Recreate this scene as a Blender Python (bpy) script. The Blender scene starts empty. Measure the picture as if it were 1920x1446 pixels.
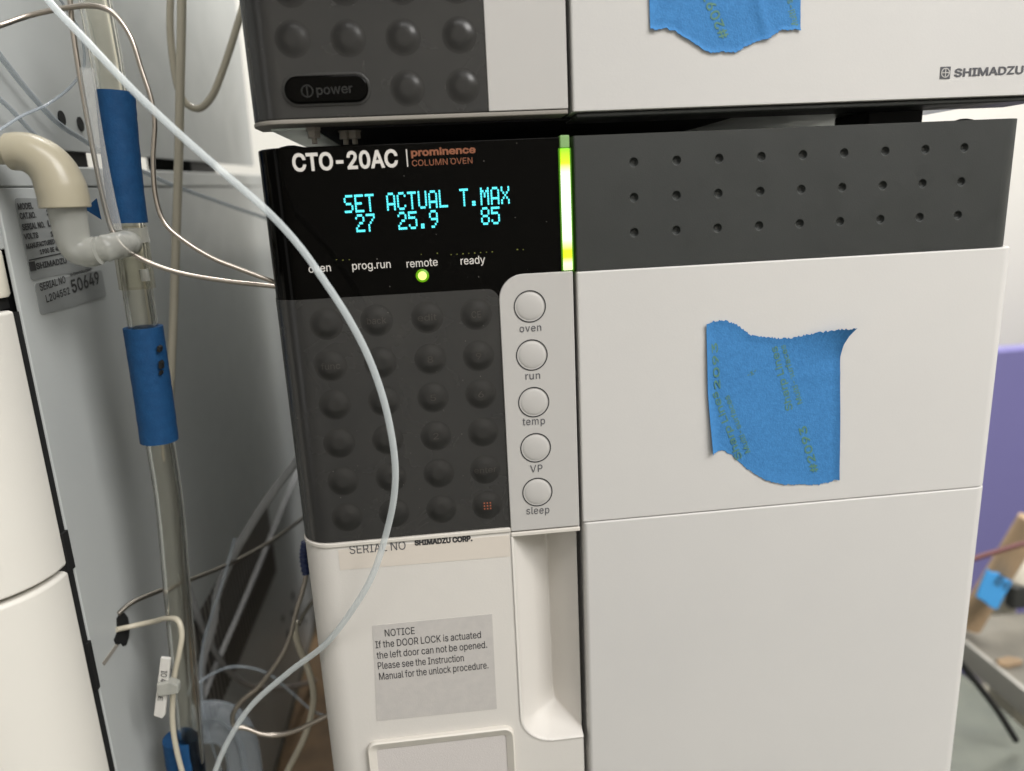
import bpy, bmesh, math, random
from mathutils import Vector, Matrix
from mathutils.geometry import delaunay_2d_cdt
random.seed(7)
R = math.radians
D = bpy.data
scene = bpy.context.scene
COL = scene.collection

# ------------------------------------------------------------------ camera, world, lamps, exposure
F_PX, PW, PH = 1387.0, 1920.0, 1446.0
CAM = Vector((0.0514, -0.252, 0.401))
RIGHT = Vector((0.99301, -0.10847, -0.04663))
DOWN = Vector((-0.07133, -0.23639, -0.96904))
FWD = Vector((0.09409, 0.96559, -0.24247))
cam_data = D.cameras.new('camera')
cam = D.objects.new('camera', cam_data)
COL.objects.link(cam)
m = Matrix.Identity(4)
for i in range(3):
    m[i][0], m[i][1], m[i][2], m[i][3] = RIGHT[i], -DOWN[i], -FWD[i], CAM[i]
cam.matrix_world = m
cam_data.sensor_fit = 'HORIZONTAL'
cam_data.sensor_width = 36.0
cam_data.lens = F_PX / PW * 36.0
cam_data.clip_start, cam_data.clip_end = 0.01, 50
cam_data.dof.use_dof = True
cam_data.dof.focus_distance = 0.262
cam_data.dof.aperture_fstop = 7.2
scene.camera = cam

world = D.worlds.new('World')
scene.world = world
world.use_nodes = True
world.node_tree.nodes['Background'].inputs[0].default_value = (1.0, 0.985, 0.965, 1)
world.node_tree.nodes['Background'].inputs[1].default_value = 0.11

def area(name, loc, target, sx, sy, power, col=(1, .985, .965)):
    l = D.lights.new(name, 'AREA')
    l.shape, l.size, l.size_y, l.energy, l.color = 'RECTANGLE', sx, sy, power, col
    o = D.objects.new(name, l)
    COL.objects.link(o)
    o.location = loc
    o.rotation_euler = (Vector(target) - Vector(loc)).to_track_quat('-Z', 'Y').to_euler()
    return o
area('ceiling_lamp', (1.15, -1.05, 1.50), (0.12, 0, 0.3), 1.0, 0.6, 28)
area('ceiling_lamp', (0.55, -1.05, 2.05), (0.55, -1.2, 0.0), 1.4, 0.5, 27)
area('ceiling_lamp', (0.6, 0.95, 2.1), (0.6, 1.45, 0.9), 1.8, 0.3, 66)
area('left_fill', (-1.1, -0.75, 0.40), (0, 0, 0.35), 0.22, 1.0, .7)  # added fill lamp, low at left, for a streak on the keypad edge

scene.view_settings.view_transform = 'Standard'
scene.view_settings.look = 'None'
scene.view_settings.exposure = 0.06
scene.view_settings.gamma = 1.0
scene.view_settings.use_curve_mapping = False
scene.render.engine = 'CYCLES'
scene.cycles.use_denoising = True
scene.cycles.max_bounces = 10
scene.cycles.transparent_max_bounces = 24
scene.cycles.caustics_reflective = False
scene.cycles.caustics_refractive = False

# ------------------------------------------------------------------ points read off the photograph
def ray(px, py):
    return RIGHT * ((px - PW / 2) / F_PX) + DOWN * ((py - PH / 2) / F_PX) + FWD
def at(px, py, y=0.0):
    d = ray(px, py); return CAM + d * ((y - CAM.y) / d.y)
def atx(px, py, x=-0.09):
    d = ray(px, py); return CAM + d * ((x - CAM.x) / d.x)
def atz(px, py, z=0.0):
    d = ray(px, py); return CAM + d * ((z - CAM.z) / d.z)

# ------------------------------------------------------------------ materials
def srgb(r, g, b):
    f = lambda c: c / 12.92 if c <= .04045 else ((c + .055) / 1.055) ** 2.4
    return (f(r / 255), f(g / 255), f(b / 255), 1)

def mat(name, col, rough=.5, metal=0., spec=.5, emit=None, strength=1., trans=0., ior=1.45, bump=0., bscale=900., vary=0., vscale=30., coat=0., alpha=1.0, sss=0.):
    mt = D.materials.new(name)
    mt.use_nodes = True
    nt = mt.node_tree
    b = nt.nodes['Principled BSDF']
    b.inputs['Base Color'].default_value = col
    b.inputs['Roughness'].default_value = rough
    b.inputs['Metallic'].default_value = metal
    b.inputs['Specular IOR Level'].default_value = spec
    b.inputs['IOR'].default_value = ior
    b.inputs['Transmission Weight'].default_value = trans
    b.inputs['Coat Weight'].default_value = coat
    b.inputs['Alpha'].default_value = alpha
    if sss:
        b.inputs['Subsurface Weight'].default_value = sss
        b.inputs['Subsurface Radius'].default_value = (1, .9, .7)
        b.inputs['Subsurface Scale'].default_value = .003
    if emit:
        b.inputs['Emission Color'].default_value = emit
        b.inputs['Emission Strength'].default_value = strength
    tc = nt.nodes.new('ShaderNodeTexCoord')
    geo = nt.nodes.new('ShaderNodeNewGeometry')
    if bump:
        n = nt.nodes.new('ShaderNodeTexNoise'); n.inputs['Scale'].default_value = bscale; n.inputs['Detail'].default_value = 3
        bp = nt.nodes.new('ShaderNodeBump'); bp.inputs['Strength'].default_value = bump; bp.inputs['Distance'].default_value = .0003
        nt.links.new(geo.outputs['Position'], n.inputs['Vector'])
        nt.links.new(n.outputs['Fac'], bp.inputs['Height'])
        nt.links.new(bp.outputs['Normal'], b.inputs['Normal'])
    if vary:
        n2 = nt.nodes.new('ShaderNodeTexNoise'); n2.inputs['Scale'].default_value = vscale * 2.3; n2.inputs['Detail'].default_value = 4; n2.inputs['Distortion'].default_value = 1.5
        mr = nt.nodes.new('ShaderNodeMapRange'); mr.inputs['From Min'].default_value, mr.inputs['From Max'].default_value = .3, .7
        mr.inputs['To Min'].default_value, mr.inputs['To Max'].default_value = rough * .82, min(1, rough * 1.15)
        nt.links.new(geo.outputs['Position'], n2.inputs['Vector']); nt.links.new(n2.outputs['Fac'], mr.inputs['Value']); nt.links.new(mr.outputs['Result'], b.inputs['Roughness'])
        n = nt.nodes.new('ShaderNodeTexNoise'); n.inputs['Scale'].default_value = vscale; n.inputs['Detail'].default_value = 5
        nt.links.new(geo.outputs['Position'], n.inputs['Vector'])
        rp = nt.nodes.new('ShaderNodeValToRGB')
        rp.color_ramp.elements[0].position, rp.color_ramp.elements[1].position = .3, .7
        rp.color_ramp.elements[0].color = tuple(c * (1 - vary * w) for c, w in zip(col[:3], (1.15, 1, .75))) + (1,)
        rp.color_ramp.elements[1].color = tuple(min(1, c * (1 + vary)) for c in col[:3]) + (1,)
        nt.links.new(n.outputs['Fac'], rp.inputs['Fac'])
        nt.links.new(rp.outputs['Color'], b.inputs['Base Color'])
    return mt

def clear_mat(name, tint, through=.75, rough=.15, body=(.8, .78, .7, 1), rim=.5, blend=.35):
    """clear or milky plastic: partly see-through, with a Fresnel sheen and denser looking rims"""
    mt = D.materials.new(name); mt.use_nodes = True
    nt = mt.node_tree; nt.nodes.clear()
    out = nt.nodes.new('ShaderNodeOutputMaterial')
    tr = nt.nodes.new('ShaderNodeBsdfTransparent'); tr.inputs[0].default_value = tint
    df = nt.nodes.new('ShaderNodeBsdfPrincipled'); df.inputs['Base Color'].default_value = body; df.inputs['Roughness'].default_value = rough
    lw = nt.nodes.new('ShaderNodeLayerWeight'); lw.inputs[0].default_value = blend
    mp = nt.nodes.new('ShaderNodeMapRange')
    mp.inputs['From Min'].default_value, mp.inputs['From Max'].default_value = 0, 1
    mp.inputs['To Min'].default_value, mp.inputs['To Max'].default_value = 1 - through, min(1, 1 - through + rim)
    mx = nt.nodes.new('ShaderNodeMixShader')
    nt.links.new(lw.outputs['Facing'], mp.inputs['Value'])
    nt.links.new(mp.outputs['Result'], mx.inputs[0])
    nt.links.new(tr.outputs[0], mx.inputs[1]); nt.links.new(df.outputs[0], mx.inputs[2])
    nt.links.new(mx.outputs[0], out.inputs[0])
    return mt

M = {}
M['cream'] = mat('cream_plastic', (.62, .592, .552, 1), .48, bump=.12, bscale=1500, vary=.025, vscale=9)
M['cream_lip'] = mat('cream_plastic_edge', (.62, .585, .53, 1), .45)
M['strip'] = mat('pale_grey_film', (.47, .455, .435, 1), .45, bump=.05, bscale=2200)
M['door'] = mat('pale_door_plastic', (.60, .584, .562, 1), .48, bump=.08, bscale=1300, vary=.03, vscale=7)
M['case'] = mat('painted_sheet_metal', (.45, .465, .455, 1), .42, bump=.06, bscale=1400, vary=.03, vscale=12)
M['case_door'] = mat('white_case_plastic', (.70, .675, .62, 1), .45, bump=.1, bscale=1300)
M['band'] = mat('charcoal_plastic', (.029, .031, .029, 1), .5, bump=.15, bscale=1800, vary=.06, vscale=25)
M['membrane'] = mat('charcoal_membrane', (.031, .030, .028, 1), .26, spec=.5, bump=.03, bscale=1500, vary=.12, vscale=22)
M['key'] = mat('charcoal_key', (.021, .0203, .019, 1), .25, spec=.5)
M['black_glass'] = mat('black_window', (.0015, .0013, .001, 1), .10, spec=.08)
M['black'] = mat('black_rubber', (.008, .008, .008, 1), .6)
M['gap'] = mat('dark_gap', (.004, .004, .004, 1), .8)
M['ink'] = mat('black_ink', (.03, .03, .032, 1), .5)
M['power_ink'] = mat('power_ink', (.010, .010, .0095, 1), .35)
M['ink_grey'] = mat('slate_ink', (.085, .085, .095, 1), .5)
M['white_ink'] = mat('pale_ink', (.62, .59, .55, 1), .5)
M['orange_ink'] = mat('rust_ink', (.23, .078, .036, 1), .5)
M['faint_ink'] = mat('faint_ink', (.042, .037, .031, 1), .5)
M['red_ink'] = mat('red_ink', (.35, .09, .04, 1), .5)
M['olive_ink'] = mat('olive_ink', (.085, .215, .17, 1), .6)
M['cyan_led'] = mat('cyan_display', (0, 0, 0, 1), .5, emit=(.10, .80, .88, 1), strength=1.6)
M['green_led'] = mat('green_lamp', (0, 0, 0, 1), .5, emit=(.78, 1, .22, 1), strength=1.5)
M['led_ring'] = mat('green_lamp_lens', (.02, .05, 0, 1), .4, emit=(.22, .62, .0, 1), strength=.55)
M['reflection_glow'] = mat('reflected_glow', (.05, .05, .01, 1), .5, emit=(.35, .40, .05, 1), strength=.28)  # emission imitating reflected indicators, not a lamp
M['dust'] = mat('dust', (.13, .125, .11, 1), .9)
M['bar_edge'] = mat('bar_edge', (.02, .06, 0, 1), .4, emit=(.10, .42, .0, 1), strength=.45)
M['bar_cap'] = mat('bar_cap', (.20, .33, .14, 1), .35, emit=(.2, .5, .05, 1), strength=.12)
M['label_film'] = mat('pale_label', (.62, .565, .50, 1), .35)
M['notice'] = mat('grey_label', (.49, .465, .44, 1), .45, bump=.25, bscale=2500, vary=.035, vscale=300)
M['plate'] = mat('silver_label', (.27, .28, .275, 1), .35, vary=.03)
M['insert'] = mat('textured_insert', (.57, .535, .515, 1), .6, bump=.5, bscale=2600)
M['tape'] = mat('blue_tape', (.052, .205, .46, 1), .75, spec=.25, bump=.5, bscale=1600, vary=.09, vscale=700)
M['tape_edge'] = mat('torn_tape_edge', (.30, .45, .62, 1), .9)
M['tape_shaded'] = mat('shaded_blue_tape', (.009, .055, .145, 1), .7, spec=.25, bump=.5, bscale=1400, vary=.12, vscale=300)  # same blue tape, darkened in its colour for the shade of the gap
M['navy'] = mat('navy_sleeve', (.012, .022, .075, 1), .5)
M['steel'] = mat('steel', (.46, .41, .36, 1), .28, metal=1.)
M['dark_steel'] = mat('dull_steel', (.25, .23, .20, 1), .35, metal=1.)
M['lip'] = mat('module_lip', (.26, .24, .21, 1), .5)
M['zinc'] = mat('zinc_plate', (.60, .66, .60, 1), .35, metal=.85, vary=.15, vscale=18)
M['ptfe'] = clear_mat('milky_tube', (.97, .98, .99, 1), .66, .2, (.78, .83, .84, 1))
M['cream_tube'] = mat('cream_tube', (.47, .43, .34, 1), .25)
M['grey_tube'] = clear_mat('smoky_tube', (.85, .86, .86, 1), .45, .2, (.36, .36, .36, 1))
M['elbow'] = mat('ivory_nylon', (.37, .335, .25, 1), .30, sss=.3)
M['milky'] = clear_mat('milky_plastic', (.92, .93, .92, 1), .55, .25, (.46, .46, .42, 1))
M['clear'] = clear_mat('clear_vinyl', (.95, .94, .89, 1), .955, .08, (.50, .47, .37, 1), rim=.6, blend=.14)
M['vinyl'] = mat('vinyl', (.97, .955, .89, 1), .13, trans=1., ior=1.34)
M['clear_thin'] = clear_mat('clear_film', (.95, .95, .95, 1), .82, .12, (.7, .7, .68, 1))
M['coil'] = clear_mat('clear_coil', (.93, .95, .96, 1), .74, .15, (.42, .46, .50, 1))
M['tag'] = clear_mat('frosted_tag', (.95, .95, .93, 1), .30, .35, (.72, .70, .66, 1))
M['wall_white'] = mat('white_wall', (.85, .83, .76, 1), .8)
M['wall_far'] = mat('pale_wall', (.80, .78, .73, 1), .9)
M['wall_purple'] = mat('purple_wall', (.205, .19, .43, 1), .8, bump=.1, bscale=200)
M['bench'] = mat('bench_laminate', (.11, .118, .098, 1), .4, vary=.1, vscale=40)
M['board'] = mat('brown_board', (.16, .10, .05, 1), .5, vary=.3, vscale=35)
M['shelf'] = mat('shelf_top', (.17, .157, .13, 1), .5, vary=.08, vscale=60)
M['shelf_edge'] = mat('shelf_edge', (.40, .385, .35, 1), .4)
M['white_part'] = mat('white_part', (.70, .66, .56, 1), .5)
M['tan'] = mat('tan_stick', (.36, .25, .15, 1), .6, vary=.15, vscale=60)
M['red_wire'] = mat('maroon_wire', (.10, .02, .018, 1), .4)
M['bright_tape'] = mat('bright_blue_tape', (.06, .33, .72, 1), .7, bump=.4, bscale=900)

# a status bar whose lamp sits behind its middle: brightest there, dimmer to its ends
def bar_material():
    mt = D.materials.new('status_light'); mt.use_nodes = True
    nt = mt.node_tree; b = nt.nodes['Principled BSDF']
    tc = nt.nodes.new('ShaderNodeTexCoord'); sp = nt.nodes.new('ShaderNodeSeparateXYZ')
    nt.links.new(tc.outputs['Generated'], sp.inputs[0])
    rp = nt.nodes.new('ShaderNodeValToRGB'); cr = rp.color_ramp
    vals = [(0, (.75, 1, .45)), (.06, (.9, 1, .6)), (.11, (.62, .8, .0)), (.17, (.62, .8, 0)), (.27, (1, 1, .8)), (.5, (1, 1, .9)), (.8, (1, 1, .8)), (.88, (.62, .8, 0)), (.96, (.42, .7, 0)), (1, (.2, .6, 0))]
    cr.elements[0].position = 0; cr.elements[0].color = vals[0][1] + (1,)
    cr.elements[1].position = 1; cr.elements[1].color = vals[-1][1] + (1,)
    for p, c in vals[1:-1]:
        e = cr.elements.new(p); e.color = c + (1,)
    nt.links.new(sp.outputs['Z'], rp.inputs['Fac'])
    nt.links.new(rp.outputs['Color'], b.inputs['Emission Color'])
    b.inputs['Emission Strength'].default_value = 1.35
    b.inputs['Base Color'].default_value = (.05, .12, .02, 1)
    return mt
M['bar'] = bar_material()

# ------------------------------------------------------------------ object helpers
def tag(o, label=None, cat=None, group=None, kind=None):
    if label: o['label'] = label
    if cat: o['category'] = cat
    if group: o['group'] = group
    if kind: o['kind'] = kind
    return o

def world_of(o):
    p = Vector(o.location)
    return p if o.parent is None else p + world_of(o.parent)

def thing(name, loc, label, cat, group=None):
    o = D.objects.new(name, None); COL.objects.link(o)
    o.empty_display_size = .02
    o.location = loc
    return tag(o, label, cat, group)

def obj(name, me_or_bm, material, parent=None, smooth=35, bevel=0, seg=2):
    """links one mesh, given in world coordinates, with its origin in the middle of it"""
    if isinstance(me_or_bm, bmesh.types.BMesh):
        me = D.meshes.new(name)
        bmesh.ops.recalc_face_normals(me_or_bm, faces=me_or_bm.faces)
        me_or_bm.to_mesh(me); me_or_bm.free()
    else:
        me = me_or_bm; me.name = name
    xs = [v.co for v in me.vertices]
    c = Vector([(min(v[i] for v in xs) + max(v[i] for v in xs)) / 2 for i in range(3)])
    me.transform(Matrix.Translation(-c))
    o = D.objects.new(name, me); COL.objects.link(o)
    me.materials.clear()
    for mm in (material if isinstance(material, (list, tuple)) else [material]):
        me.materials.append(mm)
    if smooth:
        me.shade_smooth(); me.set_sharp_from_angle(angle=R(smooth))
    o.location = c - (world_of(parent) if parent else Vector())
    if parent: o.parent = parent
    if bevel:
        b = o.modifiers.new('bevel', 'BEVEL'); b.width = bevel; b.segments = seg; b.limit_method = 'ANGLE'; b.angle_limit = R(50)
        b.harden_normals = True
    return o

def copy_obj(o, loc, parent):
    c = o.copy(); COL.objects.link(c)
    if parent: c.parent = parent
    c.location = Vector(loc) - (world_of(parent) if parent else Vector())
    return c

def prism_z(bm, pts, z0, z1):
    """closed outline in x, y pushed up from z0 to z1"""
    a = [bm.verts.new((x, y, z0)) for x, y in pts]; b = [bm.verts.new((x, y, z1)) for x, y in pts]
    n = len(pts)
    for i in range(n):
        bm.faces.new((a[i], a[(i + 1) % n], b[(i + 1) % n], b[i]))
    bm.faces.new(a[::-1]); bm.faces.new(b)

def prism_y(bm, pts, y0, y1):
    a = [bm.verts.new((x, y0, z)) for x, z in pts]; b = [bm.verts.new((x, y1, z)) for x, z in pts]
    n = len(pts)
    for i in range(n):
        bm.faces.new((a[i], a[(i + 1) % n], b[(i + 1) % n], b[i]))
    bm.faces.new(a); bm.faces.new(b[::-1])

def box(bm, x0, x1, y0, y1, z0, z1):
    prism_z(bm, [(x0, y0), (x1, y0), (x1, y1), (x0, y1)], z0, z1)

def arc(cx, cy, r, a0, a1, n=8):
    return [(cx + r * math.cos(R(a0 + (a1 - a0) * i / n)), cy + r * math.sin(R(a0 + (a1 - a0) * i / n))) for i in range(n + 1)]

def left_profile(x0, x1, y0, y1, r, n=14):
    """front column with a rounded front left edge"""
    return [(x1, y0)] + arc(x0 + r, y0 + r, r, 270, 180, n) + [(x0, y1), (x1, y1)]
def right_profile(x0, x1, y0, y1, r, e=.0008, n=12):
    return [(x0, y1), (x0, y0 + e)] + arc(x0 + e, y0 + e, e, 180, 270, 3)[1:] + arc(x1 - r, y0 + r, r, 270, 360, n) + [(x1, y1)]

def round_rect(x0, x1, z0, z1, r, n=6):
    return arc(x1 - r, z1 - r, r, 0, 90, n) + arc(x0 + r, z1 - r, r, 90, 180, n) + arc(x0 + r, z0 + r, r, 180, 270, n) + arc(x1 - r, z0 + r, r, 270, 360, n)

def spline(pts, per=10):
    P = [Vector(p) for p in pts]
    P = [P[0] * 2 - P[1]] + P + [P[-1] * 2 - P[-2]]
    out = []
    for i in range(1, len(P) - 2):
        p0, p1, p2, p3 = P[i - 1:i + 3]
        for k in range(per):
            t = k / per
            out.append(.5 * ((2 * p1) + (p2 - p0) * t + (2 * p0 - 5 * p1 + 4 * p2 - p3) * t * t + (3 * p1 - p0 - 3 * p2 + p3) * t ** 3))
    out.append(P[-2].copy())
    return out

def tube(bm, path, r, n=14, caps=True):
    """r: a number or a list of radii along the path"""
    rr = r if isinstance(r, (list, tuple)) else [r] * len(path)
    up = Vector((0.3, -1, .2)).normalized()
    rings = []
    prev = None
    for i, p in enumerate(path):
        t = (path[min(i + 1, len(path) - 1)] - path[max(i - 1, 0)]).normalized()
        a = up - t * up.dot(t) if prev is None else prev - t * prev.dot(t)
        a.normalize(); prev = a
        b = t.cross(a)
        rings.append([bm.verts.new(p + (a * math.cos(2 * math.pi * k / n) + b * math.sin(2 * math.pi * k / n)) * rr[i]) for k in range(n)])
    for i in range(len(rings) - 1):
        for k in range(n):
            bm.faces.new((rings[i][k], rings[i][(k + 1) % n], rings[i + 1][(k + 1) % n], rings[i + 1][k]))
    if caps:
        bm.faces.new(rings[0][::-1]); bm.faces.new(rings[-1])

def px_path(pts, y):
    """points (px, py[, y]) of the photograph set at their own depth in the scene"""
    out = []
    n = len(pts)
    for i, p in enumerate(pts):
        if len(p) > 3: out.append(atx(p[0], p[1], p[2])); continue
        yy = p[2] if len(p) > 2 else (y if not isinstance(y, tuple) else y[0] + (y[1] - y[0]) * i / (n - 1))
        out.append(at(p[0], p[1], yy))
    return out

def lathe_x(bm, prof, c, axis, n=24):
    """profile (along, radius) turned about an axis through c"""
    axis = Vector(axis).normalized()
    a = axis.orthogonal().normalized(); b = axis.cross(a)
    rings = [[bm.verts.new(c + axis * s + (a * math.cos(2 * math.pi * k / n) + b * math.sin(2 * math.pi * k / n)) * max(r, 1e-6)) for k in range(n)] for s, r in prof]
    for i in range(len(rings) - 1):
        for k in range(n):
            bm.faces.new((rings[i][k], rings[i][(k + 1) % n], rings[i + 1][(k + 1) % n], rings[i + 1][k]))
    bm.faces.new(rings[0][::-1]); bm.faces.new(rings[-1])

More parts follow.
